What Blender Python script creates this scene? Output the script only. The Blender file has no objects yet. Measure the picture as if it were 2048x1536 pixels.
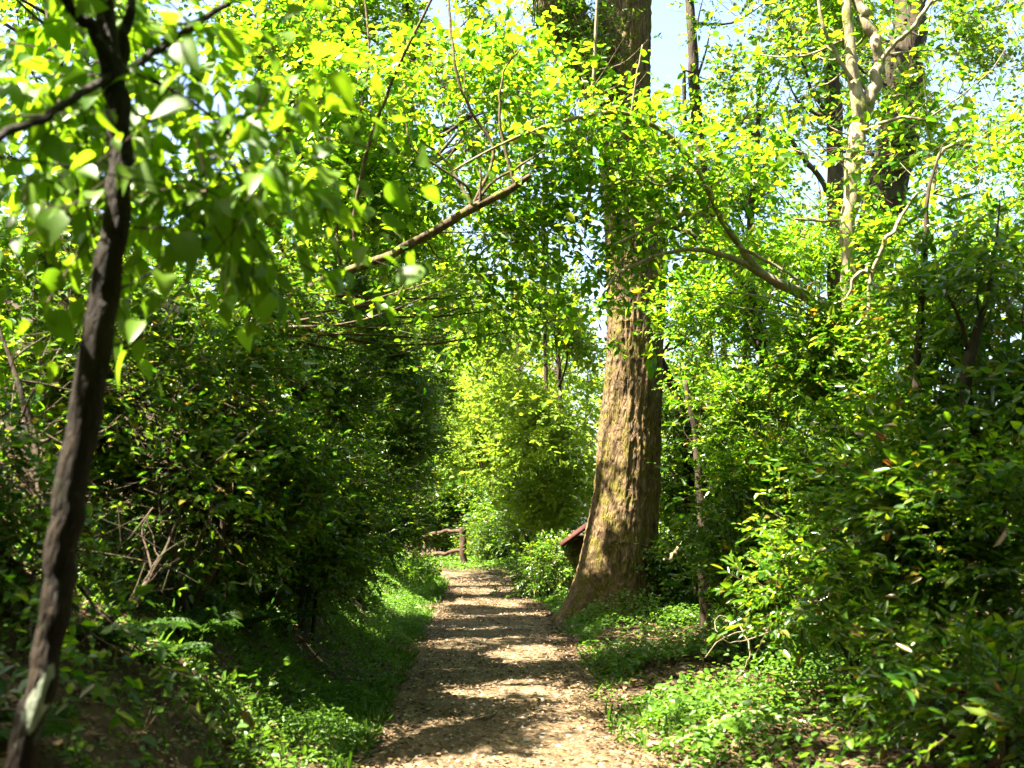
import bpy, math
import numpy as np
np.seterr(over='ignore')
C = bpy.context.scene
COL = C.collection
R = math.radians
# ------------------------------------------------------------------ camera, world, sun, exposure
PITCH, FPX, CAMZ = R(7.26), 2010.0, 1.5
cam = bpy.data.cameras.new('camera')
cam.sensor_width = 36.0
cam.lens = 36.0 * FPX / 2048.0
cam.clip_start, cam.clip_end = 0.05, 2000.0
cam.dof.use_dof = True
cam.dof.focus_distance = 13.0
cam.dof.aperture_fstop = 2.2
camo = bpy.data.objects.new('camera', cam)
camo.location = (0, 0, CAMZ)
camo.rotation_euler = (R(90) + PITCH, 0, 0)
COL.objects.link(camo)
C.camera = camo

SUN_EL, SUN_AZ = R(60), math.atan2(-0.95, -0.35)      # azimuth measured from +Y towards +X
SV = np.array([math.sin(SUN_AZ) * math.cos(SUN_EL), math.cos(SUN_AZ) * math.cos(SUN_EL), math.sin(SUN_EL)])
w = bpy.data.worlds.new('World')
C.world = w
w.use_nodes = True
nt = w.node_tree
bg = nt.nodes['Background']
sky = nt.nodes.new('ShaderNodeTexSky')
sky.sky_type = 'NISHITA'
sky.sun_disc = False
sky.sun_elevation = SUN_EL
sky.sun_rotation = SUN_AZ
sky.air_density, sky.dust_density, sky.ozone_density = 1.0, 3.0, 1.0
nt.links.new(sky.outputs[0], bg.inputs[0])
bg.inputs[1].default_value = 0.050
sun = bpy.data.lights.new('sun', 'SUN')
sun.energy = 5.0
sun.angle = R(0.53)
sun.color = (1.0, 0.91, 0.75)
suno = bpy.data.objects.new('sun', sun)
suno.rotation_euler = (R(90) - SUN_EL, 0, math.atan2(SV[0], -SV[1]))
COL.objects.link(suno)
C.view_settings.view_transform = 'Standard'
C.view_settings.look = 'None'
C.view_settings.exposure = 3.6
C.view_settings.gamma = 1.0
C.render.engine = 'CYCLES'
cy = C.cycles
cy.max_bounces, cy.diffuse_bounces, cy.glossy_bounces, cy.transmission_bounces = 6, 3, 2, 4
cy.sample_clamp_indirect = 6.0
cy.caustics_reflective = cy.caustics_refractive = False
cy.use_denoising = True

# ------------------------------------------------------------------ helpers
def rng_of(s): return np.random.default_rng(s)
def P(px, py, d):
    u, v = (px - 1024) / FPX, (768 - py) / FPX
    r = np.array([u, math.cos(PITCH) - v * math.sin(PITCH), math.sin(PITCH) + v * math.cos(PITCH)])
    return np.array([0, 0, CAMZ]) + r * (d / r[1])
def nrm(a): return a / np.maximum(np.linalg.norm(a, axis=-1, keepdims=True), 1e-9)
def _h(i, j, k, s):
    n = (i * 73856093) ^ (j * 19349663) ^ (k * 83492791) ^ (s * 2654435)
    n = (n ^ (n >> 13)) * 1274126177 & 0x7fffffff
    n = (n ^ (n >> 16)) * 668265263 & 0x7fffffff
    return (n & 0xffff) / 65535.0
def vnoise(p, s=0):
    p = np.asarray(p, float)
    i = np.floor(p).astype(np.int64); f = p - i; f = f * f * (3 - 2 * f)
    o = 0
    for a in (0, 1):
        for b in (0, 1):
            for c in (0, 1):
                wgt = (f[..., 0] if a else 1 - f[..., 0]) * (f[..., 1] if b else 1 - f[..., 1]) * (f[..., 2] if c else 1 - f[..., 2])
                o = o + wgt * _h(i[..., 0] + a, i[..., 1] + b, i[..., 2] + c, s)
    return o
def v2(x, y, s=0):
    x, y = np.broadcast_arrays(np.asarray(x, float), np.asarray(y, float))
    return vnoise(np.stack([x, y, np.zeros_like(x) + s * 7.31], -1), s)
def sst(a, b, x):
    t = np.clip((x - a) / (b - a), 0, 1); return t * t * (3 - 2 * t)

def xc(y):                                       # centre line of the path
    y = np.asarray(y, float)
    return -0.06 - 0.030 * (y - 6) - 0.22 * np.maximum(0, y - 22.0) ** 1.55
def half(y): return 0.92 + 0.05 * np.sin(np.asarray(y) * 0.9) + 0.0 * np.asarray(y)
def ground(x, y):
    x, y = np.broadcast_arrays(np.asarray(x, float), np.asarray(y, float))
    yy = np.minimum(y, 26.0)
    u = x - xc(yy)
    l = np.maximum(0, -u - 1.0)
    fade = 1 - 0.75 * sst(20, 30, y)
    z = (0.60 * l * sst(0, 0.9, l) + 0.06 * l) * fade
    z = np.minimum(z, 14 + 0 * z)
    r = np.maximum(0, u - 1.05)
    z = z + 0.10 * sst(0, 1.2, r) - 0.16 * np.maximum(0, r - 6.5)
    z = np.maximum(z, -6.0)
    rough = sst(0.8, 1.6, np.abs(u))
    z = z + (v2(x * 1.3, y * 1.3, 3) - 0.5) * 0.16 * rough + (v2(x * 4.1, y * 4.1, 4) - 0.5) * (0.03 + 0.05 * rough)
    return z

def mesh_obj(name, V, F, mat, parent=None, smooth=False):
    """V (n,3); F list of int arrays of shape (m,k)"""
    V = np.asarray(V, np.float32)
    me = bpy.data.meshes.new(name)
    me.vertices.add(len(V)); me.vertices.foreach_set('co', V.ravel())
    F = [np.asarray(f, np.int32) for f in F if len(f)]
    nl = sum(f.size for f in F); nf = sum(len(f) for f in F)
    me.loops.add(nl); me.polygons.add(nf)
    me.loops.foreach_set('vertex_index', np.concatenate([f.ravel() for f in F]))
    tot = np.concatenate([np.full(len(f), f.shape[1], np.int32) for f in F])
    me.polygons.foreach_set('loop_start', np.concatenate([[0], np.cumsum(tot)[:-1]]).astype(np.int32))
    me.polygons.foreach_set('loop_total', tot)
    if smooth: me.polygons.foreach_set('use_smooth', np.ones(nf, bool))
    me.update(calc_edges=True)
    if mat: me.materials.append(mat)
    o = bpy.data.objects.new(name, me)
    COL.objects.link(o)
    if parent is not None:
        o.parent = parent
        o.location = tuple(-np.array(parent.location))     # vertices are in world space, roots are unrotated Empties
    return o
def tag(o, label=None, cat=None, group=None, kind=None):
    if label: o['label'] = label
    if cat: o['category'] = cat
    if group: o['group'] = group
    if kind: o['kind'] = kind
    return o
def thing(name, label, cat, loc, group=None):
    o = bpy.data.objects.new(name, None)
    o.empty_display_size = 0.2
    o.location = tuple(float(v) for v in loc)
    COL.objects.link(o)
    return tag(o, label, cat, group)

class MB:
    def __init__(s): s.V, s.F, s.n = [], {}, 0
    def add(s, V, F):
        for f in F:
            f = np.asarray(f)
            s.F.setdefault(f.shape[1], []).append(f + s.n)
        s.V.append(np.asarray(V)); s.n += len(V)
    def build(s, name, mat, parent=None, smooth=False):
        if not s.V: return None
        return mesh_obj(name, np.concatenate(s.V), [np.concatenate(f) for f in s.F.values()], mat, parent, smooth)

def join(name, parts, parent, smooth=False):
    """several shape sets with a material each -> ONE mesh object (a crown: leaves, twigs and limbs)"""
    V, F, mi, n = [], {}, {}, 0
    for mb, m in parts:
        if mb is None or not mb.V: continue
        for k, fl in mb.F.items():
            f = np.concatenate(fl) + n
            F.setdefault(k, []).append(f); mi.setdefault(k, []).append(np.full(len(f), [q for _, q in parts].index(m), np.int32))
        v = np.concatenate(mb.V); V.append(v); n += len(v)
    if not V: return None
    o = mesh_obj(name, np.concatenate(V), [np.concatenate(f) for f in F.values()], None, parent, smooth)
    for _, m in parts: o.data.materials.append(m)
    o.data.polygons.foreach_set('material_index', np.concatenate([np.concatenate(a) for a in mi.values()]))
    return o

def spline(pts, rad, n):
    pts = np.asarray(pts, float); rad = np.asarray(rad, float)
    m = len(pts)
    if m < 3:
        t = np.linspace(0, 1, n)[:, None]
        return pts[0] * (1 - t) + pts[-1] * t, rad[0] * (1 - t[:, 0]) + rad[-1] * t[:, 0]
    q = np.concatenate([[2 * pts[0] - pts[1]], pts, [2 * pts[-1] - pts[-2]]])
    ts = np.linspace(0, m - 1 - 1e-6, n); i = ts.astype(int); t = (ts - i)[:, None]
    a, b, c, d = q[i], q[i + 1], q[i + 2], q[i + 3]
    o = 0.5 * (2 * b + (c - a) * t + (2 * a - 5 * b + 4 * c - d) * t * t + (3 * b - a - 3 * c + d) * t ** 3)
    return o, np.interp(ts, np.arange(m), rad)
def tube(pts, rad, sides=8, n=None, wob=0.0, seed=0, cap=True, bump=0.0):
    pts = np.asarray(pts, float)
    if n is None: n = max(4, 5 * (len(pts) - 1) + 1)
    c, r = spline(pts, rad, n)
    if wob:
        c = c + wob * (np.stack([vnoise(np.stack([np.linspace(0, n * .35, n), np.full(n, k * 9.1), np.full(n, seed * 1.7)], -1), seed) for k in range(3)], -1) - 0.5) * np.sin(np.linspace(0, math.pi, n))[:, None]
    T = nrm(np.gradient(c, axis=0))
    ref = np.array([0., 0., 1.]) if abs(T[0][2]) < 0.8 else np.array([1., 0., 0.])
    u = np.zeros_like(c); a = nrm(np.cross(ref, T[0]))
    for i in range(n):
        a = a - T[i] * np.dot(a, T[i]); a = a / np.linalg.norm(a); u[i] = a
    v = np.cross(T, u)
    th = np.linspace(0, 2 * math.pi, sides, endpoint=False)
    ring = np.cos(th)[None, :, None] * u[:, None, :] + np.sin(th)[None, :, None] * v[:, None, :]
    rr = r[:, None] * np.ones(sides)
    if bump: rr = rr * (1 + bump * (vnoise(np.stack([np.cos(th)[None] * 1.5 + 0 * rr, np.sin(th)[None] * 1.5 + 0 * rr, np.arange(n)[:, None] * .55 + 0 * rr + seed * 3.3], -1), seed) - 0.5))
    V = (c[:, None, :] + rr[..., None] * ring).reshape(-1, 3)
    i = np.arange(n - 1)[:, None] * sides; j = np.arange(sides)[None]; k = (j + 1) % sides
    F = np.stack([i + j, i + k, i + sides + k, i + sides + j], -1).reshape(-1, 4)
    Fs = [F]
    if cap:
        V = np.concatenate([V, c[:1], c[-1:]])
        e0, e1, b = n * sides, n * sides + 1, (n - 1) * sides
        jj = np.arange(sides); kk = (jj + 1) % sides
        Fs.append(np.concatenate([np.stack([kk, jj, np.full(sides, e0)], -1), np.stack([b + jj, b + kk, np.full(sides, e1)], -1)]))
    return V, Fs
def pix(pl):          # [(px,py,w_px,d)] -> points, radii
    return np.array([P(a, b, d) for a, b, _, d in pl]), np.array([wd * d / FPX / 2 for _, _, wd, d in pl])
def box(mb, lo, hi, ch=0.0):
    lo, hi = np.array(lo, float), np.array(hi, float)
    V = np.array([[(lo, hi)[a][0], (lo, hi)[b][1], (lo, hi)[c][2]] for a in (0, 1) for b in (0, 1) for c in (0, 1)])
    mb.add(V, [np.array([[0, 1, 3, 2], [4, 6, 7, 5], [0, 4, 5, 1], [2, 3, 7, 6], [0, 2, 6, 4], [1, 5, 7, 3]])])

# ------------------------------------------------------------------ materials
def mat(name):
    m = bpy.data.materials.new(name); m.use_nodes = True
    t = m.node_tree; t.nodes.clear()
    return m, t, (lambda k, **kw: [setattr(n, a, b) for n in [t.nodes.new(k)] for a, b in kw.items()] and t.nodes[-1] or t.nodes[-1])
def N(t, k, **inp):
    n = t.nodes.new(k)
    for a, b in inp.items(): n.inputs[a.replace('_', ' ')].default_value = b
    return n
def ramp(t, fac, stops):
    n = t.nodes.new('ShaderNodeValToRGB')
    e = n.color_ramp.elements
    while len(e) < len(stops): e.new(0.5)
    for k, (p, c) in enumerate(stops):
        e[k].position = p; e[k].color = (*c, 1)
    t.links.new(fac, n.inputs[0])
    return n.outputs[0]
def leaf_mat(name, stops, trans=0.45, tgain=(2.0, 2.0, 1.2), rough=0.38, spec=0.5):
    m, t, _ = mat(name)
    g = t.nodes.new('ShaderNodeNewGeometry')
    col = ramp(t, g.outputs['Random Per Island'], stops)
    pr = N(t, 'ShaderNodeBsdfPrincipled', Roughness=rough)
    pr.inputs['Specular IOR Level'].default_value = spec
    t.links.new(col, pr.inputs['Base Color'])
    mul = t.nodes.new('ShaderNodeMix'); mul.data_type = 'RGBA'; mul.blend_type = 'MULTIPLY'
    mul.inputs[0].default_value = 1.0
    t.links.new(col, mul.inputs[6]); mul.inputs[7].default_value = (*tgain, 1)
    tr = t.nodes.new('ShaderNodeBsdfTranslucent')
    t.links.new(mul.outputs[2], tr.inputs[0])
    mx = t.nodes.new('ShaderNodeMixShader'); mx.inputs[0].default_value = trans
    t.links.new(pr.outputs[0], mx.inputs[1]); t.links.new(tr.outputs[0], mx.inputs[2])
    o = t.nodes.new('ShaderNodeOutputMaterial'); t.links.new(mx.outputs[0], o.inputs[0])
    return m
def bark_mat(name, dark, light, moss=None, moss_amt=0.5, scale=6.0, stretch=0.15, bump=0.6, bdist=0.03, lichen=None):
    m, t, _ = mat(name)
    tc = t.nodes.new('ShaderNodeTexCoord')
    mp = t.nodes.new('ShaderNodeMapping'); mp.inputs['Scale'].default_value = (1, 1, stretch)
    t.links.new(tc.outputs['Object'], mp.inputs[0])
    n1 = N(t, 'ShaderNodeTexNoise', Scale=scale, Detail=8.0, Roughness=0.65); t.links.new(mp.outputs[0], n1.inputs[0])
    n2 = N(t, 'ShaderNodeTexNoise', Scale=scale * 0.35, Detail=5.0, Roughness=0.6); t.links.new(tc.outputs['Object'], n2.inputs[0])
    vo = N(t, 'ShaderNodeTexVoronoi', Scale=scale * 1.6); vo.feature = 'DISTANCE_TO_EDGE'; t.links.new(mp.outputs[0], vo.inputs['Vector'])
    col = ramp(t, n1.outputs[0], [(0.3, dark), (0.7, light)])
    if moss:
        k = ramp(t, n2.outputs[0], [(0.62 - 0.3 * moss_amt, (0, 0, 0)), (0.75 - 0.3 * moss_amt, (1, 1, 1))])
        n3 = N(t, 'ShaderNodeTexNoise', Scale=45.0, Detail=4.0); t.links.new(tc.outputs['Object'], n3.inputs[0])
        mc = ramp(t, n3.outputs[0], [(0.3, tuple(v * 0.45 for v in moss)), (0.7, moss)])
        mx = t.nodes.new('ShaderNodeMix'); mx.data_type = 'RGBA'
        t.links.new(k, mx.inputs[0]); t.links.new(col, mx.inputs[6]); t.links.new(mc, mx.inputs[7])
        col = mx.outputs[2]
    if lichen:
        n4 = N(t, 'ShaderNodeTexNoise', Scale=scale * 0.55, Detail=6.0, Roughness=0.7); 
        mp2 = t.nodes.new('ShaderNodeMapping'); mp2.inputs['Location'].default_value = (3.1, 1.7, 5.2)
        t.links.new(tc.outputs['Object'], mp2.inputs[0]); t.links.new(mp2.outputs[0], n4.inputs[0])
        k = ramp(t, n4.outputs[0], [(0.61, (0, 0, 0)), (0.72, (1, 1, 1))])
        mx = t.nodes.new('ShaderNodeMix'); mx.data_type = 'RGBA'
        t.links.new(k, mx.inputs[0]); t.links.new(col, mx.inputs[6]); mx.inputs[7].default_value = (*lichen, 1)
        col = mx.outputs[2]
    add = t.nodes.new('ShaderNodeMath'); add.operation = 'MULTIPLY_ADD'
    t.links.new(vo.outputs['Distance'], add.inputs[0]); add.inputs[1].default_value = 0.9; t.links.new(n1.outputs[0], add.inputs[2])
    bp = N(t, 'ShaderNodeBump', Strength=bump, Distance=bdist); t.links.new(add.outputs[0], bp.inputs['Height'])
    pr = N(t, 'ShaderNodeBsdfPrincipled', Roughness=0.85); pr.inputs['Specular IOR Level'].default_value = 0.2
    t.links.new(col, pr.inputs['Base Color']); t.links.new(bp.outputs[0], pr.inputs['Normal'])
    o = t.nodes.new('ShaderNodeOutputMaterial'); t.links.new(pr.outputs[0], o.inputs[0])
    return m
def soil_mat(name, stops, scale=7.0, fine=70.0, bump=0.5):
    m, t, _ = mat(name)
    tc = t.nodes.new('ShaderNodeTexCoord')
    n1 = N(t, 'ShaderNodeTexNoise', Scale=scale, Detail=9.0, Roughness=0.7); t.links.new(tc.outputs['Object'], n1.inputs[0])
    n2 = N(t, 'ShaderNodeTexVoronoi', Scale=fine); t.links.new(tc.outputs['Object'], n2.inputs['Vector'])
    a = t.nodes.new('ShaderNodeMix'); a.data_type = 'FLOAT'; a.inputs[0].default_value = 0.4
    t.links.new(n1.outputs[0], a.inputs[2]); t.links.new(n2.outputs['Color'], a.inputs[3])
    nb = N(t, 'ShaderNodeTexNoise', Scale=1.6, Detail=6.0, Roughness=0.6); t.links.new(tc.outputs['Object'], nb.inputs[0])
    ad = t.nodes.new('ShaderNodeMath'); ad.operation = 'MULTIPLY_ADD'; ad.inputs[1].default_value = 0.55; t.links.new(nb.outputs[0], ad.inputs[0])
    sb = t.nodes.new('ShaderNodeMath'); sb.operation = 'SUBTRACT'; sb.inputs[1].default_value = 0.275; t.links.new(a.outputs[0], sb.inputs[0]); t.links.new(sb.outputs[0], ad.inputs[2])
    col = ramp(t, ad.outputs[0], stops)
    bp = N(t, 'ShaderNodeBump', Strength=bump, Distance=0.02); t.links.new(a.outputs[0], bp.inputs['Height'])
    pr = N(t, 'ShaderNodeBsdfPrincipled', Roughness=0.9); pr.inputs['Specular IOR Level'].default_value = 0.15
    t.links.new(col, pr.inputs['Base Color']); t.links.new(bp.outputs[0], pr.inputs['Normal'])
    o = t.nodes.new('ShaderNodeOutputMaterial'); t.links.new(pr.outputs[0], o.inputs[0])
    return m

M = {}
M['hazel'] = leaf_mat('hazel_leaf', [(0, (0.022, 0.085, 0.005)), (0.5, (0.066, 0.155, 0.006)), (0.97, (0.13, 0.205, 0.010)), (1, (0.19, 0.18, 0.02))], trans=0.56, tgain=(2.8, 2.5, 0.9), spec=0.45)
M['laurel'] = leaf_mat('laurel_leaf', [(0, (0.019, 0.064, 0.005)), (0.6, (0.047, 0.110, 0.007)), (0.95, (0.105, 0.15, 0.014)), (0.985, (0.12, 0.09, 0.02)), (1, (0.16, 0.06, 0.02))], trans=0.42, tgain=(2.8, 2.5, 0.8), rough=0.30, spec=0.6)
M['small'] = leaf_mat('shrub_leaf', [(0, (0.020, 0.068, 0.006)), (0.6, (0.048, 0.112, 0.008)), (0.96, (0.10, 0.15, 0.014)), (1, (0.15, 0.09, 0.02))], trans=0.42, tgain=(2.6, 2.3, 0.9), rough=0.33, spec=0.5)
M['broad'] = leaf_mat('broad_leaf', [(0, (0.045, 0.11, 0.008)), (1, (0.085, 0.16, 0.010))], trans=0.5, tgain=(3.4, 3.0, 1.0), spec=0.4, rough=0.42)
M['far'] = leaf_mat('far_leaf', [(0, (0.060, 0.125, 0.010)), (1, (0.135, 0.195, 0.020))], trans=0.52, tgain=(2.3, 2.1, 1.0), spec=0.2, rough=0.55)
M['cover'] = leaf_mat('ground_cover_leaf', [(0, (0.040, 0.105, 0.012)), (1, (0.085, 0.165, 0.016))], trans=0.4, tgain=(2.2, 2.1, 0.9), spec=0.35, rough=0.42)
M['fern'] = leaf_mat('fern_leaf', [(0, (0.018, 0.050, 0.006)), (1, (0.032, 0.070, 0.008))], trans=0.4, spec=0.12, rough=.6)
M['litter'] = leaf_mat('fallen_leaf', [(0, (0.030, 0.017, 0.008)), (0.4, (0.075, 0.042, 0.019)), (0.75, (0.15, 0.095, 0.048)), (0.95, (0.26, 0.19, 0.10)), (1, (0.34, 0.28, 0.05))], trans=0.15, tgain=(1, 1, 1), spec=0.3, rough=0.6)
M['moss'] = leaf_mat('moss', [(0, (0.05, 0.06, 0.012)), (1, (0.12, 0.13, 0.02))], trans=0.3, spec=0.1, rough=0.8)
M['bark_big'] = bark_mat('mossy_bark', (0.020, 0.011, 0.005), (0.19, 0.125, 0.060), moss=(0.12, 0.10, 0.014), moss_amt=0.48, scale=16, stretch=0.28, bump=1.0, bdist=0.05)
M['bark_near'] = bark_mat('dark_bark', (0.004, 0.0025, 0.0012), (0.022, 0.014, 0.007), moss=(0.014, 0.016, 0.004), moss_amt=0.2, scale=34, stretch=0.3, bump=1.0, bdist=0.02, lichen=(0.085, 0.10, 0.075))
M['bark_pale'] = bark_mat('pale_bark', (0.10, 0.08, 0.05), (0.27, 0.22, 0.14), moss=(0.14, 0.15, 0.03), moss_amt=0.35, scale=20, stretch=0.3, bump=0.4, bdist=0.012)
M['bark_mossy'] = bark_mat('branch_bark', (0.022, 0.014, 0.008), (0.10, 0.07, 0.036), moss=(0.15, 0.15, 0.03), moss_amt=0.4, scale=22, stretch=0.4, bump=0.5, bdist=0.012)
M['bark_dark'] = bark_mat('brown_bark', (0.016, 0.011, 0.007), (0.06, 0.042, 0.026), moss=(0.06, 0.07, 0.02), moss_amt=0.3, scale=14, stretch=0.25, bump=0.6, bdist=0.02)
M['twig'] = bark_mat('twig_bark', (0.025, 0.016, 0.009), (0.08, 0.056, 0.032), scale=30, stretch=0.4, bump=0.2, bdist=0.005)
M['dead'] = bark_mat('dead_wood', (0.07, 0.05, 0.032), (0.22, 0.175, 0.115), scale=30, stretch=0.3, bump=0.4, bdist=0.006)
M['lichen'] = bark_mat('pale_lichen', (0.10, 0.12, 0.085), (0.26, 0.29, 0.22), scale=40, stretch=0.6, bump=0.6, bdist=0.006)
M['log'] = bark_mat('fence_wood', (0.018, 0.010, 0.006), (0.075, 0.045, 0.028), moss=(0.06, 0.055, 0.015), moss_amt=0.15, scale=16, stretch=0.4, bump=0.5, bdist=0.01)
M['redroof'] = bark_mat('red_roof_boards', (0.030, 0.009, 0.006), (0.060, 0.018, 0.012), scale=14, stretch=1.0, bump=0.3, bdist=0.01)
M['plank'] = bark_mat('sign_wood', (0.06, 0.04, 0.02), (0.17, 0.12, 0.06), moss=(0.08, 0.09, 0.02), moss_amt=0.3, scale=14, stretch=0.15, bump=0.4, bdist=0.01)
M['soil'] = soil_mat('forest_soil', [(0.25, (0.018, 0.011, 0.006)), (0.55, (0.055, 0.036, 0.019)), (0.8, (0.11, 0.075, 0.042))])
M['path'] = soil_mat('path_dirt', [(0.22, (0.020, 0.0125, 0.006)), (0.5, (0.075, 0.051, 0.026)), (0.8, (0.20, 0.155, 0.095))], scale=5.0, fine=60.0, bump=0.6)
M['stone'] = soil_mat('pebble', [(0.2, (0.10, 0.085, 0.065)), (0.8, (0.28, 0.25, 0.21))], scale=12, fine=30, bump=0.2)

# ------------------------------------------------------------------ sun shafts: canopy gaps along the sun's direction
def sunground(p): return p[..., 0] - SV[0] / SV[2] * p[..., 2] * 1.0, p[..., 1] - SV[1] / SV[2] * p[..., 2]
GAPS = [  # centre, radii on the ground (where the shaft through the canopy lands), strength, lowest leaf that gives way
    (-0.05, 5.65, 1.2, 1.0, 1.0, 0), (0.75, 6.9, 0.45, 0.25, .9, 0), (0.10, 8.75, 0.60, 0.45, 1.0, 0), (0.35, 10.9, 0.62, 0.75, 1.0, 0), (1.2, 10.9, 0.8, 0.7, 1.0, 0),
    (1.0, 8.3, 0.3, 0.2, .8, 0), (-0.65, 19.6, 0.7, 0.8, .95, 0), (-1.6, 21.5, 0.8, 1.1, 1.0, 0), (-0.4, 13.3, 0.5, 0.2, .8, 0), (0.2, 15.2, .5, .2, .8, 0), (-.9, 7.0, .4, .12, .8, 0), (-.6, 9.9, .35, .12, .8, 0), (-.3, 12.2, .5, .14, .8, 0),
    (-1.8, 6.3, .40, .42, 1, 0), (-1.45, 5.9, .42, .40, 1, 0), (-1.15, 5.6, .4, .4, 1, 0), (1.9, 7.9, 1.1, 1.5, .9, 0), (2.0, 10.5, 0.7, 1.3, .8, 0), (-1.3, 7.0, 0.5, 0.6, .85, 0), (1.7, 5.6, .5, .6, .7, 0), (2.8, 6.1, .6, .4, .7, 0),
    (2.9, 15.2, 1.0, 0.9, 1.0, 0), (1.75, 14.8, .6, .5, 1.0, 0),
    (0.5, 3.8, 1.7, 1.3, 1.0, 3.2), (1.7, 9.4, 1.9, 1.5, 1.0, 6.6), (3.5, 9.3, 1.1, 1.0, .95, 6.6), (-0.7, 8.9, 1.7, 1.4, 1.0, 6.9), (-2.6, 8.7, 1.0, 1.2, .9, 6.9), (0.1, 19.0, 1.3, 1.8, .95, 4.4), (-0.3, 13.8, .8, 1.0, .7, 4.6), (-0.5, 7.7, 1.0, 0.9, .95, 3.5),
]
def bright(gx, gy, z):
    b = 0.0 * gx
    wob = (v2(gx * 2.2, gy * 2.2, 11) - 0.5) * 0.9 + (v2(gx * 5, gy * 7, 12) - 0.5) * 0.8
    for cx, cy_, rx, ry, s, zm in GAPS:
        r = np.sqrt(((gx - cx) / rx) ** 2 + ((gy - cy_ - .35 * (gx - cx)) / ry) ** 2) + wob * 1.0
        b = np.maximum(b, s * sst(1.15, 0.85, r) * (z > zm))
    # streaks over the path, broken light over the right bank
    n = v2(gx * 1.3, (gy - .4 * gx) * 2.6, 13)
    b = np.maximum(b, 0.8 * sst(0.76, 0.83, n) * (np.abs(gx) < 3))
    n2 = v2(gx * 1.2, gy * 1.2, 14) - .28 * (1 - sst(7.7, 8.3, gy))
    b = np.maximum(b, 0.95 * sst(0.28, 0.38, n2) * sst(2.6, 3.4, gx) * np.maximum(1 - sst(13.0, 13.8, gy), sst(17.0, 17.8, gy)))
    return b

# ------------------------------------------------------------------ leaves
LEAF6 = (np.array([[0, 0, 0], [.28, .5, .10], [.68, .38, .06], [1, 0, -.10], [.68, -.38, .06], [.28, -.5, .10]], float), [np.array([[0, 5, 4, 3], [0, 3, 2, 1]])])
def _big():
    st = [(0.0, 0.0), (.10, .30), (.28, .48), (.50, .46), (.72, .30), (.88, .13), (1.0, 0.0)]
    V, F = [], []
    for k, (t, wd) in enumerate(st):
        z = -0.30 * t * t
        V += [[t, wd, z + .10 * (wd * 2)], [t, 0, z], [t, -wd, z + .10 * (wd * 2)]]
    for k in range(len(st) - 1):
        a, b = 3 * k, 3 * k + 3
        F += [[a, a + 1, b + 1, b], [a + 1, a + 2, b + 2, b + 1]]
    return np.array(V, float), [np.array(F)]
LEAFBIG = _big()
LT = {  # length, width ratio, leaves per sprig, sprig length, droop, tilt, material, template
    'hazel': dict(L=.085, W=.62, k=7, S=.34, droop=.20, tilt=.50, m='hazel', T=LEAF6),
    'laurel': dict(L=.090, W=.36, k=8, S=.22, droop=.05, tilt=.65, m='laurel', T=LEAF6),
    'small': dict(L=.066, W=.46, k=8, S=.24, droop=.10, tilt=.60, m='small', T=LEAF6),
    'broad': dict(L=.098, W=.62, k=6, S=.40, droop=.75, tilt=.45, m='broad', T=LEAFBIG),
    'far': dict(L=.17, W=.60, k=7, S=.50, droop=.15, tilt=.60, m='far', T=LEAF6),
}
def place_leaves(B, A, Nn, L, W, T, mb):
    A = nrm(A); S = nrm(np.cross(Nn, A)); Nn = np.cross(A, S)
    tv, tf = T
    L = np.asarray(L)[:, None, None]; W = np.asarray(W)[:, None, None]
    V = B[:, None] + L * (tv[None, :, 0:1] * A[:, None] + W * tv[None, :, 1:2] * S[:, None] + tv[None, :, 2:3] * Nn[:, None])
    k = len(tv)
    off = (np.arange(len(B)) * k)[:, None, None]
    mb.add(V.reshape(-1, 3), [(f[None] + off).reshape(-1, f.shape[1]) for f in tf])
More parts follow.
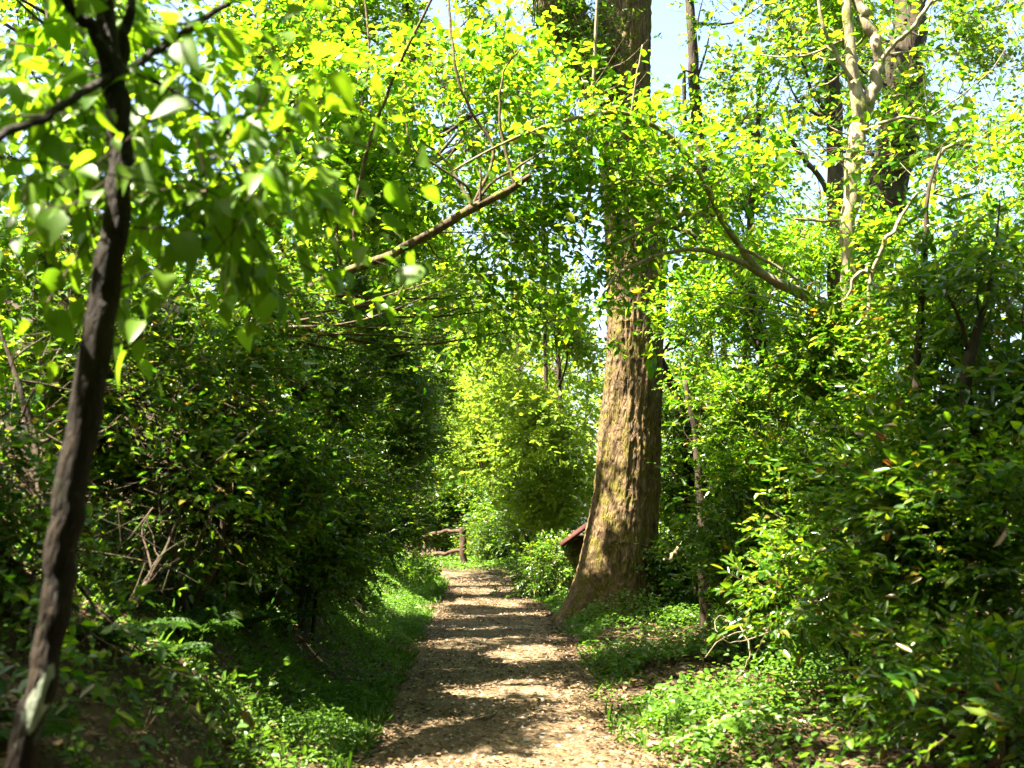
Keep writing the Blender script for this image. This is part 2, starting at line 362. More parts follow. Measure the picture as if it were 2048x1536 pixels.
def sprigs(O, D, lt, rg, leafmb, twigmb, carve=True, size=1.0, twigs=True):
    t = LT[lt]; k = t['k']; n = len(O)
    if n == 0: return
    if carve:
        b = bright(*sunground(O), O[:, 2])
        keep = rg.random(n) > b * 0.985 * float(carve)
        O, D = O[keep], D[keep]; n = len(O)
        if n == 0: return
    Sl = t['S'] * size * rg.uniform(.6, 1.25, n)
    D = nrm(D)
    up = np.array([0, 0, 1.0])
    side = nrm(np.cross(D, up + rg.normal(0, .25, (n, 3))))
    tt = (np.arange(k)[None] + rg.uniform(.3, 1.0, (n, k))) / k
    sag = -0.25 * t['droop'] * tt[..., None] ** 2 * Sl[:, None, None] * up
    B = O[:, None] + D[:, None] * (tt * Sl[:, None])[..., None] + sag
    sg = np.where(np.arange(k) % 2, 1.0, -1.0)[None, :, None] * np.ones((n, k, 1))
    A = D[:, None] * .55 + side[:, None] * sg * rg.uniform(.5, 1.1, (n, k, 1)) + rg.normal(0, .28, (n, k, 3)) - up * t['droop']
    A[:, -1] = D * 1.0 + rg.normal(0, .25, (n, 3)) - up * t['droop'] * .7
    Nn = up + rg.normal(0, t['tilt'], (n, k, 3))
    L = t['L'] * size * rg.uniform(.45, 1.25, (n, k)) * rg.uniform(.75, 1.3, (n, 1))
    W = t['W'] * rg.uniform(.8, 1.15, (n, k))
    B, A, Nn, L, W = B.reshape(-1, 3), A.reshape(-1, 3), Nn.reshape(-1, 3), L.ravel(), W.ravel()
    if carve:
        kp = rg.random(len(B)) > bright(*sunground(B), B[:, 2]) * 0.97 * float(carve)
        B, A, Nn, L, W = B[kp], A[kp], Nn[kp], L[kp], W[kp]
    place_leaves(B, A, Nn, L, W, t['T'], leafmb)
    if twigs and twigmb is not None:
        h = rg.random(n) < .6; O, D, Sl, side = O[h], D[h], Sl[h], side[h]; n = len(O)      # thin three-sided twig per sprig
        r = 0.0013 * (1 + size)
        e = O + D * Sl[:, None] - up * (0.25 * t['droop'] * Sl)[:, None]
        o0 = O - D * (Sl * .2)[:, None]
        v = nrm(np.cross(D, side))
        ring = [side * r, (-.5 * side + .87 * v) * r, (-.5 * side - .87 * v) * r]
        V = np.stack([o0 + ring[0] * 1.5, o0 + ring[1] * 1.5, o0 + ring[2] * 1.5, e + ring[0] * .5, e + ring[1] * .5, e + ring[2] * .5], 1)
        f = np.array([[0, 1, 4, 3], [1, 2, 5, 4], [2, 0, 3, 5]])
        off = (np.arange(n) * 6)[:, None, None]
        twigmb.add(V.reshape(-1, 3), [(f[None] + off).reshape(-1, 4)])
LEAFCOUNT = [0]
DENS = 2.4
def blob_leaves(blobs, lt, rg, leafmb, twigmb, carve=True, size=1.0, lai=3.0, crad=0.30, twigs=True):
    """blobs: (px,py,d,rx,ry,rd[,lai]) ellipsoids. Returns clump centres."""
    cents = []
    t = LT[lt]
    for b in blobs:
        px, py, d, rx, ry, rd = b[:6]
        la = b[6] if len(b) > 6 else lai
        c = P(px, py, d); r = np.array([rx * d / FPX, rd, ry * d / FPX])
        area = math.pi * r[0] * r[2]
        nl = DENS * la * area / (t['L'] ** 2 * size ** 2 * t['W'] * .66 * .62)
        ns = int(nl / t['k']); LEAFCOUNT[0] += nl
        nc = int(max(5, 0.55 * area * rd ** .5 / (crad * crad)))
        q = nrm(rg.normal(0, 1, (nc, 3))) * (rg.uniform(.12, 1.0, (nc, 1)) ** (1 / 2.2))
        cc = c + q * r
        cc = cc[cc[:, 2] > ground(cc[:, 0], cc[:, 1]) + .05]
        if len(cc) == 0: continue
        cw = rg.uniform(.3, 1.7, len(cc)); cw /= cw.sum()
        idx = rg.choice(len(cc), ns, p=cw)
        o = cc[idx] + rg.normal(0, 1, (ns, 3)) * crad * np.array([.62, .62, .42])
        out = nrm((o - c) / r)
        D = out * .55 + nrm(o - cc[idx]) * .4 + rg.normal(0, .5, (ns, 3)) * np.array([1, 1, .6])
        ok = o[:, 2] > ground(o[:, 0], o[:, 1]) + .03
        sprigs(o[ok], D[ok], lt, rg, leafmb, twigmb, carve, size, twigs)
        cents.append(cc)
    return np.concatenate(cents) if cents else np.zeros((0, 3))
def limbs_to(mb, trunkpts, trunkrad, cents, rg, maxn=40, r0=0.02, sides=6, lift=.5):
    if len(cents) > maxn: cents = cents[rg.choice(len(cents), maxn, replace=False)]
    for c in cents:
        jit = int(rg.integers(0, 7))
        lower = trunkpts[:, 2] < c[2] - 0.1
        cand = np.where(lower)[0]
        i = cand[np.argsort(np.linalg.norm(trunkpts[cand] - c, axis=1))[min(jit, len(cand) - 1)]] if len(cand) else 0
        p0 = trunkpts[i]; L = np.linalg.norm(c - p0)
        mid = p0 * .5 + c * .5 + np.array([0, 0, -.10 * L * lift]) + rg.normal(0, .06 * L, 3)
        r = min(trunkrad[i] * .55, r0 * (0.5 + L * .5))
        mb.add(*tube([p0, mid, c], [r, r * .6, r * .2], sides, n=8, wob=.08 * L, seed=int(rg.integers(1e6))))

def shrub(name, label, cat, blobs, lt, seed, stems=4, base=None, group=None, carve=True, size=1.0, lai=3.0, crad=.28, bark='bark_dark', stem_r=.018, nl=34, twigs=True, mix=.35):
    rg = rng_of(seed)
    c0 = np.mean([P(*b[:3]) for b in blobs], axis=0)
    if base is None: base = (c0[0], c0[1])
    bz = float(ground(base[0], base[1]))
    root = thing(name, label, cat, (base[0], base[1], bz), group)
    lm, tm = MB(), MB()
    cents = blob_leaves(blobs, lt, rg, lm, tm, carve, size, lai, crad, twigs)
    top = max(P(*b[:3])[2] for b in blobs)
    pts, rad = [], []
    for s in range(stems):
        b = blobs[s % len(blobs)]
        e = P(*b[:3]) + rg.normal(0, .25, 3) * np.array([b[3] * b[2] / FPX, b[5], b[4] * b[2] / FPX])
        bx, by = base[0] + rg.normal(0, .12), base[1] + rg.normal(0, .12)
        p0 = np.array([bx, by, float(ground(bx, by)) - .06])
        m1 = p0 * .66 + e * .34 + rg.normal(0, .10, 3); m2 = p0 * .33 + e * .67 + rg.normal(0, .12, 3) + np.array([0, 0, .05])
        sr = stem_r * rg.uniform(.7, 1.25)
        sm = MB(); sm.add(*tube([p0, m1, m2, e], [sr * 1.3, sr, sr * .75, sr * .3], 7, n=18, wob=.12, seed=seed * 7 + s))
        sm.build('stem', M[bark], root, True)
        cc, rr = spline([p0, m1, m2, e], [sr * 1.3, sr, sr * .75, sr * .3], 18)
        pts.append(cc[3:]); rad.append(rr[3:])
    pts, rad = np.concatenate(pts), np.concatenate(rad)
    lb, l2 = MB(), MB(); limbs_to(lb, pts, rad, cents, rg, nl, stem_r * .7)
    if mix: blob_leaves([(*b[:6], mix) for b in blobs], 'hazel', rg, l2, tm, carve, .68 * size, crad=crad * .7)
    join('foliage', [(lm, M[LT[lt]['m']]), (tm, M['twig']), (lb, M[bark]), (l2, M['hazel'])], root)
    return root
def tree(name, label, cat, trunk, blobs, lt, seed, branches=(), bark='bark_dark', group=None, carve=True, size=1.0, lai=3.0, crad=.32, nl=30, sides=12, twigs=True, root_down=True, limb_r=.03, bump=.25, shade_crowns=()):
    """trunk: [(px,py,w,d)] from the ground up; branches: same"""
    rg = rng_of(seed)
    pts, rad = pix(trunk)
    g = float(ground(pts[0][0], pts[0][1]))
    if root_down: pts[0][2] = g - .1; 
    root = thing(name, label, cat, (pts[0][0], pts[0][1], g), group)
    tb = MB(); n = max(14, 8 * len(pts))
    tb.add(*tube(pts, rad, sides, n=n, wob=float(rad.mean()) * .8, seed=seed, bump=bump))
    tb.build('trunk', M[bark], root, True)
    tp, tr = spline(pts, rad, 40)
    allp, allr = [tp[8:]], [tr[8:]]
    for k, br in enumerate(branches):
        bp, brd = pix(br)
        bb = MB(); bb.add(*tube(bp, brd, 8, n=9 * len(bp), wob=float(brd.mean()) * 1.5, seed=seed + k, bump=.3))
        bb.build('branch', M[bark], root, True)
        a, b = spline(bp, brd, 24); allp.append(a); allr.append(b)
    lm, tm = MB(), MB()
    cents = blob_leaves(blobs, lt, rg, lm, tm, carve, size, lai, crad, twigs)
    for c, r_, n in shade_crowns:  # unseen crown layers added above the frame to shade what lies below
        c, r_ = np.array(c), np.array(r_)
        cc = c + nrm(rg.normal(0, 1, (n // 30, 3))) * rg.uniform(.1, 1, (n // 30, 1)) ** .4 * r_
        o = cc[rg.integers(0, len(cc), n)] + rg.normal(0, .28, (n, 3))
        o = o[o[:, 2] > CAMZ + .3 + .62 * np.maximum(o[:, 1], 0)]
        sprigs(o, nrm(o - c) + rg.normal(0, .5, o.shape), lt, rg, lm, tm, True, 1.35)
    lb = MB()
    if nl and len(cents): limbs_to(lb, np.concatenate(allp), np.concatenate(allr), cents, rg, nl, limb_r)
    join('crown', [(lm, M[LT[lt]['m']]), (tm, M['twig']), (lb, M[bark])], root)
    return root
def gpt(px, d, dz=0.0):       # pixel row of the ground at column px and distance d
    x = P(px, 1024, d)[0]; z = float(ground(x, d)) + dz
    lo, hi = 0.0, 3000.0
    for _ in range(40):
        m = (lo + hi) / 2
        if P(px, m, d)[2] > z: lo = m
        else: hi = m
    return lo

# ------------------------------------------------------------------ ground, path
def terrain():
    xs = np.concatenate([np.linspace(-90, -9, 28)[:-1], np.linspace(-9, 9, 181), np.linspace(9, 90, 28)[1:]])
    ys = np.concatenate([np.linspace(-30, 0, 12)[:-1], np.linspace(0, 30, 241), np.linspace(30, 220, 50)[1:]])
    X, Y = np.meshgrid(xs, ys)
    Z = ground(X, Y)
    u = np.abs(X - xc(Y)); Z = Z - 0.03 * (u < half(Y)) * (Y < 27)
    V = np.stack([X, Y, Z], -1).reshape(-1, 3)
    nx, ny = len(xs), len(ys)
    i = np.arange(ny - 1)[:, None] * nx; j = np.arange(nx - 1)[None]
    F = np.stack([i + j, i + j + 1, i + nx + j + 1, i + nx + j], -1).reshape(-1, 4)
    tag(mesh_obj('ground', V, [F], M['soil'], None, True), kind='structure')
    ys = np.linspace(-4, 27, 320); ts = np.linspace(-1, 1, 30)
    Y = ys[:, None] + 0 * ts[None]
    edge = half(ys)[:, None] + (v2(ys[:, None] * 1.5, 0 * ys[:, None] + np.sign(ts)[None] * 5, 21) - .5) * .55 + (v2(ys[:, None] * 6, 0 * ys[:, None] + np.sign(ts)[None] * 5, 22) - .5) * .30
    X = xc(ys)[:, None] + ts[None] * edge
    Z = ground(X, Y) + .012 - .02 * np.abs(ts[None]) ** 6 + (v2(X * 9, Y * 9, 23) - .5) * .018
    V = np.stack([X, Y, Z], -1).reshape(-1, 3); nx, ny = len(ts), len(ys)
    i = np.arange(ny - 1)[:, None] * nx; j = np.arange(nx - 1)[None]
    F = np.stack([i + j, i + j + 1, i + nx + j + 1, i + nx + j], -1).reshape(-1, 4)
    tag(mesh_obj('path', V, [F], M['path'], None, True), kind='structure')
terrain()

# ------------------------------------------------------------------ the big mossy tree
def big_tree():
    D0 = 14.6
    ax = [(1232, 1262), (1236, 1200), (1241, 1100), (1254, 950), (1264, 800), (1269, 700), (1271, 550), (1262, 350), (1243, 180), (1247, 0), (1252, -200), (1250, -420)]
    wd = [182, 168, 140, 126, 116, 112, 116, 118, 112, 112, 96, 80]
    pts = np.array([P(a, b, D0) for a, b in ax]); rad = np.array(wd) * D0 / FPX / 2
    g = float(ground(pts[0][0], D0)); pts[0][2] = g - .15
    root = thing('big_tree', 'massive mossy trunk beside the path with a flared root', 'tree', (pts[0][0], D0, g))
    n, s = 760, 160
    c, r = spline(pts, rad, n)
    th = np.linspace(0, 2 * math.pi, s, endpoint=False)
    hgt = c[:, 2] - g
    ct, st = np.cos(th)[None] + 0 * hgt[:, None], np.sin(th)[None] + 0 * hgt[:, None]
    H = hgt[:, None] + 0 * ct
    lob = .5 + .5 * np.cos(th * 5 + .9)[None]
    toleft = np.maximum(0, np.cos(th - math.pi * 1.03))[None] ** 6
    rr = r[:, None] * (1 + .22 * np.exp(-np.maximum(H, 0) / .45) * lob + .34 * np.exp(-np.maximum(H, 0) / .5) * toleft)
    q = np.stack([ct * 8.5, st * 8.5, H * 1.7], -1)
    ridge = 1 - np.abs(2 * vnoise(q + 3 * (vnoise(q * .6, 5)[..., None] - .5) * .4, 6) - 1)
    q2 = np.stack([ct * 20, st * 20, H * 7.0], -1)
    ridge2 = 1 - np.abs(2 * vnoise(q2, 7) - 1)
    lump = vnoise(np.stack([ct * 1.6, st * 1.6, H * 1.1], -1), 8) - .5
    rr = rr + .032 * (ridge ** 2 - .4) + .026 * (ridge2 ** 2 - .4) + .08 * lump
    V = np.stack([c[:, 0:1] + rr * ct, c[:, 1:2] + rr * st, c[:, 2:3] + 0 * ct], -1).reshape(-1, 3)
    i = np.arange(n - 1)[:, None] * s; j = np.arange(s)[None]; k = (j + 1) % s
    mesh_obj('trunk', V, [np.stack([i + j, i + k, i + s + k, i + s + j], -1).reshape(-1, 4)], M['bark_big'], root, True)
    # heavy limb on the path side, hung with moss
    lp, lr = pix([(1238, 215, 88, 14.6), (1185, 130, 92, 14.45), (1130, 40, 96, 14.3), (1095, -90, 90, 14.2), (1040, -300, 70, 14.0), (960, -480, 40, 13.6)])
    b = MB(); b.add(*tube(lp, lr, 20, n=80, wob=.06, seed=3, bump=.35)); b.build('limb', M['bark_big'], root, True)
    rg = rng_of(41)
    mm = MB()
    a, _ = spline(lp[:4], lr[:4], 60)
    for q in range(150):
        p = a[rg.integers(6, 60)] + np.array([rg.uniform(-.36, .30), rg.uniform(-.40, .1), rg.uniform(-.30, .05)])
        L = rg.uniform(.25, 1.15)
        mm.add(*tube([p, p + [rg.normal(0, .05), rg.normal(0, .05), -L * .5], p + [rg.normal(0, .08), rg.normal(0, .08), -L]], [.010, .008, .003], 4, n=7, wob=.05, seed=q))
    mm.build('hanging_moss', M['moss'], root)
    lm, tm = MB(), MB()
    blob_leaves([(1125, 120, 14.1, 60, 90, .5, 1.6), (1190, 60, 14.0, 30, 50, .3, 1.0)], 'small', rg, lm, tm, carve=False, size=1.0)
    lm.build('ivy', M['small'], root)
    # high crown
    lm, tm, lb = MB(), MB(), MB()
    cents = blob_leaves([(1230, -420, 14.6, 420, 170, 3.5, 1.5), (900, -330, 14.0, 260, 110, 2.5, 1.3), (1600, -300, 15.5, 250, 130, 2.5, 1.4)], 'far', rg, lm, tm, carve=True, size=.8, crad=.5)
    tp, tr = spline(pts, rad, 40)
    limbs_to(lb, np.concatenate([tp[24:], spline(lp, lr, 20)[0][6:]]), np.concatenate([tr[24:], spline(lp, lr, 20)[1][6:]]), cents, rg, 40, .05)
    join('crown', [(lm, M['far']), (tm, M['twig']), (lb, M['bark_dark'])], root)
big_tree()

# ------------------------------------------------------------------ near tree on the bank
def near_tree():
    d = 3.0
    tr = [(0, 1640, 60, 2.95), (46, 1500, 56, 2.97), (80, 1387, 54, 2.98), (100, 1278, 55, 3.0), (116, 1160, 58, 3.0), (131, 1040, 62, 3.0), (149, 940, 64, 3.0), (187, 700, 62, 3.0), (214, 560, 58, 3.0), (230, 430, 52, 3.0), (238, 300, 48, 3.0), (232, 180, 52, 3.0), (220, 90, 45, 3.0), (205, -40, 34, 3.0), (190, -200, 30, 3.0), (170, -450, 24, 2.9)]
    br = [[(228, 190, 44, 3.0), (195, 75, 28, 2.95), (150, 20, 24, 2.9), (95, -40, 20, 2.8)],
          [(232, 200, 30, 3.0), (245, 90, 26, 3.05), (262, -10, 18, 3.1), (280, -160, 14, 3.2)],
          [(246, 150, 18, 3.02), (300, 108, 17, 3.2), (380, 55, 15, 3.4), (470, -5, 12, 3.6), (560, -70, 9, 3.7)],
          [(225, 150, 18, 2.98), (160, 190, 18, 2.8), (90, 232, 19, 2.65), (0, 276, 20, 2.5), (-90, 320, 20, 2.4)],
          [(248, 130, 12, 3.1), (360, 190, 8, 3.2), (440, 250, 7, 3.2), (500, 330, 5, 3.1)]]
    blobs = [(330, 150, 3.6, 150, 120, .35, 2.0), (90, 110, 3.3, 150, 130, .4, 1.8), (430, 300, 3.2, 120, 140, .30, 2.2), (330, 330, 3.4, 100, 120, .3, 1.1), (460, 420, 3.1, 80, 70, .15, 1.6), (90, 400, 3.4, 110, 120, .3, .8), (60, 250, 3.6, 130, 110, .4, 1.6), (230, 380, 3.6, 130, 110, .3, 1.2), (300, 60, 3.8, 160, 80, .4, 1.4)]
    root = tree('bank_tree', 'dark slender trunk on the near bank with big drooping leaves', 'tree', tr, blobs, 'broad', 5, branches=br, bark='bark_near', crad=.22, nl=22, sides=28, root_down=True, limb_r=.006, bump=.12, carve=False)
    # pale lichen on the foot of the trunk
    lp, lr = spline(*pix([(68, 1450, 54, 2.98), (76, 1400, 55, 2.98), (90, 1335, 55, 2.99)]), 16)
    ang = np.linspace(-math.pi * .62, -math.pi * .05, 14)
    k = np.linspace(0, 1, 16)
    V = np.array([lp[q] + (lr[q] * 1.10) * np.array([math.cos(a), math.sin(a), 0]) - np.array([0, 0, .03 * math.sin(a * 3)]) for q in range(16) for a in (ang.mean() + (ang - ang.mean()) * (math.sin(k[q] * math.pi) ** .5 * .9 + .1))])
    i_ = np.arange(15)[:, None] * 14; j_ = np.arange(13)[None]
    mesh_obj('lichen_patch', V, [np.stack([i_ + j_, i_ + j_ + 1, i_ + 14 + j_ + 1, i_ + 14 + j_], -1).reshape(-1, 4)], M['lichen'], root, True)
    rg = rng_of(77)
    lm, tm = MB(), MB()     # the crown over the camera, above the picture, widened to block sky light
    c = np.array([-1.3, 0.8, 6.2]); r = np.array([5.6, 6.2, 1.5])
    q = nrm(rg.normal(0, 1, (420, 3))) * rg.uniform(.1, 1, (420, 1)) ** .4
    cc = c + q * r
    idx = rg.integers(0, 420, 17000)
    o = cc[idx] + rg.normal(0, .28, (17000, 3))
    o = o[(o[:, 2] > CAMZ + .2 + .60 * np.maximum(o[:, 1], 0)) & (o[:, 2] > 3.9)]
    sprigs(o, nrm(o - c) + rg.normal(0, .5, o.shape), 'hazel', rg, lm, tm, True, 1.35)
    lb = MB(); limbs_to(lb, pix(tr)[0][13:], pix(tr)[1][13:], cc, rg, 22, .010)
    join('high_shade_crown', [(lm, M['hazel']), (tm, M['twig']), (lb, M['bark_near'])], root)
near_tree()

# ------------------------------------------------------------------ diagonal branch tree, arching tree, forked tree
tree('leaning_tree', 'mossy trunk leaning out diagonally over the path from the bank shrubs', 'tree',
     [(380, gpt(380, 8.6) + 20, 26.5, 8.6), (430, 780, 25.0, 8.5), (520, 645, 21.8, 8.4), (600, 585, 19.5, 8.3), (700, 540, 17.9, 8.2), (800, 500, 17.9, 8.1), (880, 455, 17.2, 8.05), (960, 408, 18.7, 8.0), (1020, 380, 15.6, 8.0), (1060, 350, 9.4, 8.0)],
     [(870, 190, 8.9, 230, 200, .75, 1.3), (780, 330, 8.9, 140, 150, .6, 1.4), (960, 170, 8.7, 130, 170, .7, 1.2), (900, 440, 8.9, 200, 100, .5, 1.4), (1040, 400, 8.7, 120, 110, .4, 1.1), (880, 570, 7.8, 40, 60, .15, 1.0), (1000, 560, 9.8, 150, 90, .6, 1.6), (1080, 640, 10.2, 90, 110, .5, .9), (930, 660, 10.4, 70, 70, .4, .7), (700, 440, 9.1, 140, 90, .5, 2.0), (720, 80, 9, 150, 130, .8, 2.0)], 'hazel', 12,
     branches=[[(716, 532, 10.1, 8.2), (708, 445, 8.6, 8.2), (735, 300, 8.6, 8.1), (790, 150, 7.0, 8.0), (862, 0, 6.2, 7.9), (930, -120, 4.7, 7.8)],
               [(1030, 375, 7.8, 8.0), (1001, 256, 6.2, 8.0), (1001, 178, 5.5, 8.0), (1011, 137, 4.7, 8.0), (1042, 95, 3.1, 8.0)],
               [(945, 412, 7.8, 8.0), (987, 304, 7.0, 8.1), (936, 212, 7.0, 8.1), (908, 113, 6.2, 8.1), (897, 0, 5.5, 8.2), (885, -120, 3.9, 8.3)],
               [(955, 400, 7.0, 8.0), (985, 365, 6.2, 8.0), (1035, 335, 5.5, 8.0), (1090, 300, 3.1, 7.9)],
               [(945, 415, 7.8, 8.02), (910, 350, 7.0, 8.1), (880, 310, 5.5, 8.2), (845, 285, 3.9, 8.3)],
               [(960, 405, 6.2, 7.98), (962, 350, 4.7, 7.95), (958, 330, 3.1, 7.95)],
               [(945, 420, 7.8, 8.0), (930, 370, 5.5, 7.9), (830, 300, 4.7, 7.8), (810, 230, 3.1, 7.8)],
               [(680, 548, 6.2, 8.3), (675, 400, 5.5, 8.4), (715, 250, 5.5, 8.5), (738, 120, 4.7, 8.5), (728, -20, 3.9, 8.6)]],
     bark='bark_mossy', nl=34, limb_r=.010, sides=14, bump=.45, crad=.36, carve=.4)
tree('forked_tree', 'smooth grey-brown trunk dividing into two upright stems above the shrubs', 'tree',
     [(1765, gpt(1765, 9.2) + 10, 50, 9.2), (1725, 900, 42, 9.2), (1705, 700, 38, 9.2), (1698, 560, 36, 9.2), (1698, 430, 32, 9.2), (1712, 310, 36, 9.2), (1720, 230, 34, 9.2), (1706, 150, 24, 9.2), (1695, 40, 20, 9.2), (1694, -80, 17, 9.2), (1690, -300, 12, 9.2)],
     [(1600, 90, 9.6, 170, 120, .9, 1.9), (1880, 90, 9.3, 200, 130, 1.0, 2.6), (1900, 290, 8.8, 170, 110, .8, 2.1), (1760, 280, 10.4, 110, 100, .6, 1.0), (1560, 300, 9.5, 90, 100, .6, .9), (1720, -150, 9.5, 400, 130, 1.5, 1.5), (1990, 420, 8.5, 100, 120, .5, 1.4), (1740, 470, 10.2, 60, 60, .3, .5)], 'hazel', 21,
     branches=[[(1718, 245, 30, 9.2), (1742, 190, 26, 9.2), (1756, 120, 24, 9.2), (1735, 50, 22, 9.2), (1712, -20, 20, 9.2), (1705, -200, 14, 9.2)],
               [(1704, 160, 9, 9.15), (1672, 110, 9, 9.1), (1645, 50, 8, 9.0), (1636, -20, 7, 9.0)],
               [(1754, 140, 12, 9.2), (1785, 90, 10, 9.1), (1825, 55, 10, 9.0), (1865, 0, 8, 8.9)],
               [(1728, 262, 10, 9.1), (1800, 235, 7, 9.0), (1850, 240, 6, 8.9)],
               [(1700, 440, 7, 9.2), (1640, 442, 6, 9.2), (1590, 438, 5, 9.2)],
               [(1862, 400, 8, 8.7), (1885, 300, 8, 8.7), (1960, 290, 7, 8.6), (2060, 280, 7, 8.5)]],
     bark='bark_pale', nl=40, limb_r=.014, sides=16, bump=.2, carve=.75)
tree('arching_tree', 'pale-barked trunk arching over toward the massive trunk, lit along its top', 'tree',
     [(1752, gpt(1752, 8.8) + 10, 29.5, 8.8), (1722, 800, 26.2, 8.8), (1688, 655, 24.6, 8.8), (1610, 592, 23.0, 8.7), (1530, 552, 19.7, 8.6), (1470, 480, 13.9, 8.5), (1425, 400, 11.5, 8.4), (1385, 325, 10.7, 8.3), (1320, 258, 9.8, 8.2), (1240, 226, 9.0, 8.1), (1150, 238, 8.2, 8.0), (1050, 268, 6.6, 7.9), (960, 310, 4.9, 7.8), (900, 345, 3.3, 7.8)],
     [(1210, 330, 8.5, 150, 80, .4, 1.5), (1120, 240, 8.2, 130, 70, .3, 1.5), (1330, 350, 8.8, 120, 100, .4, 1.3), (1280, 470, 8.7, 110, 60, .3, 1.0), (1420, 300, 8.5, 100, 130, .5, 1.3), (1480, 430, 8.6, 110, 100, .5, 1.1), (1300, 590, 8.3, 80, 50, .3, .8), (1250, 285, 8.3, 100, 50, .25, 1.6), (1245, 480, 8.6, 80, 45, .25, 1.3), (1270, 400, 8.6, 90, 50, .3, 1.3)], 'hazel', 31,
     branches=[[(1530, 552, 16.4, 8.6), (1455, 512, 12.3, 8.5), (1380, 500, 9.0, 8.4), (1300, 518, 8.2, 8.3), (1240, 545, 7.4, 8.2), (1205, 590, 4.1, 8.1)],
               [(1430, 430, 9.0, 8.4), (1350, 432, 9.8, 8.3), (1275, 468, 8.2, 8.2), (1225, 490, 4.1, 8.1)],
               [(1415, 420, 7.4, 8.4), (1424, 385, 8.2, 8.4), (1408, 375, 4.9, 8.4)],
               [(1380, 320, 6.6, 8.3), (1330, 370, 4.9, 8.2), (1280, 360, 4.1, 8.1), (1200, 372, 3.3, 8.0)],
               [(1262, 232, 4.9, 8.1), (1272, 160, 4.1, 8.05), (1285, 90, 3.3, 8.0)],
               [(1600, 586, 9.8, 8.7), (1660, 660, 8.2, 8.7), (1690, 760, 7.4, 8.7)],
               [(1470, 490, 7.4, 8.5), (1530, 520, 6.6, 8.45), (1600, 560, 4.9, 8.4)]],
     bark='bark_pale', nl=30, limb_r=.008, sides=12, bump=.35, crad=.30, carve=.3)
tree('thin_vine', 'bare pale hanging stem in front of the massive trunk', 'vine',
     [(1170, 470, 6, 8.6), (1180, 380, 8, 8.6), (1183, 250, 10, 8.5), (1190, 100, 7, 8.4), (1200, -150, 6, 8.3)], [(1150, 60, 8.2, 60, 100, .2, 1.2), (1270, 120, 8.2, 60, 80, .2, .9)], 'hazel', 33, bark='bark_pale', nl=8, limb_r=.006, sides=8, root_down=False, size=1.5)

# ------------------------------------------------------------------ trunks behind
def dark(label, pl, blobs, seed, lt='hazel', br=(), **kw):
    return tree(kw.pop('name', 'dark_tree'), label, 'tree', pl, blobs, lt, seed, branches=br, **kw)
dark('thick dark trunk tilting behind the forked tree', [(1690, gpt(1690, 16) + 8, 110, 16), (1738, 560, 92, 16), (1772, 400, 86, 16), (1800, 250, 78, 16), (1812, 100, 70, 16), (1815, -150, 55, 16)],
     [(1800, 60, 16.5, 180, 110, 2, 1.6), (1700, 200, 17, 130, 110, 2, 1.0), (1940, 330, 15, 90, 100, 1.5, .7), (1780, -250, 16, 350, 150, 2.5, 1.2)], 51, crad=.45, size=1.2)
dark('straight dark trunk close behind the pale forked stem', [(1680, gpt(1680, 13) + 8, 44, 13), (1674, 600, 40, 13), (1672, 400, 36, 13), (1665, 230, 32, 13), (1655, 0, 26, 13), (1650, -200, 20, 13)],
     [(1620, 130, 13, 110, 100, 1.2, 1.0), (1600, -150, 13, 200, 120, 1.5, 1.2)], 52, crad=.4, size=1.1,
     br=[[(1665, 400, 12, 13), (1620, 330, 11, 12.9), (1560, 255, 9, 12.8)]])
dark('curved dark trunk leaning out of the sunny shrubs', [(1610, gpt(1610, 12) + 8, 50, 12), (1575, 920, 44, 12), (1548, 780, 36, 12), (1515, 660, 32, 12), (1490, 560, 28, 12), (1440, 500, 24, 12.2), (1370, 460, 18, 12.4), (1300, 430, 14, 12.6)],
     [(1420, 560, 12.6, 110, 80, .8, 1.0), (1360, 430, 12.8, 90, 70, .8, 1.2), (1530, 520, 12, 80, 80, .7, .9)], 53, crad=.35)
dark('slim blue-grey trunk in the bright gap beyond the massive tree', [(1420, gpt(1420, 18) + 6, 34, 18), (1412, 700, 28, 18), (1404, 400, 26, 18), (1393, 200, 23, 18), (1380, 40, 20, 18), (1372, -150, 16, 18)],
     [(1460, 60, 17.8, 110, 100, 1.2, 1.8), (1460, 250, 17.8, 100, 110, 1.2, 1.6), (1540, 160, 17, 90, 120, 1.2, 1.6), (1380, -200, 18, 250, 110, 2, .9)], 54, crad=.45, size=1.1, br=[[(1405, 330, 10, 18), (1450, 280, 8, 18), (1500, 230, 6, 18)], [(1398, 280, 10, 18), (1372, 240, 9, 17.9), (1368, 140, 7, 17.8)]])
dark('short dark stem slanting behind the massive trunk', [(1395, gpt(1395, 15.5), 26, 15.5), (1362, 830, 22, 15.5), (1330, 745, 20, 15.4), (1300, 660, 18, 15.3), (1270, 560, 14, 15.3)], [(1350, 640, 15.2, 70, 60, .6, .9)], 55, crad=.35)
dark('thin brown sapling in the pale green gap', [(1490, gpt(1490, 15) + 5, 18, 15), (1492, 700, 15, 15), (1495, 520, 14, 15), (1508, 360, 12, 15), (1516, 240, 9, 15), (1520, 120, 6, 15)],
     [(1510, 300, 15, 80, 100, 1, .9), (1480, 450, 15.5, 90, 90, 1, .9), (1560, 480, 15, 70, 90, 1, .8)], 56, crad=.35, size=.9)
dark('thin dark pole of a sapling rising from the glossy shrubs', [(1805, gpt(1805, 7.2) + 8, 20, 7.2), (1820, 950, 17, 7.2), (1832, 780, 15, 7.2), (1842, 620, 14, 7.2), (1850, 480, 12, 7.2), (1858, 380, 8, 7.2), (1885, 290, 3, 7.2)],
     [(1870, 450, 7.2, 70, 80, .4, .7)], 57, 'laurel', crad=.22, sides=10, limb_r=.008)
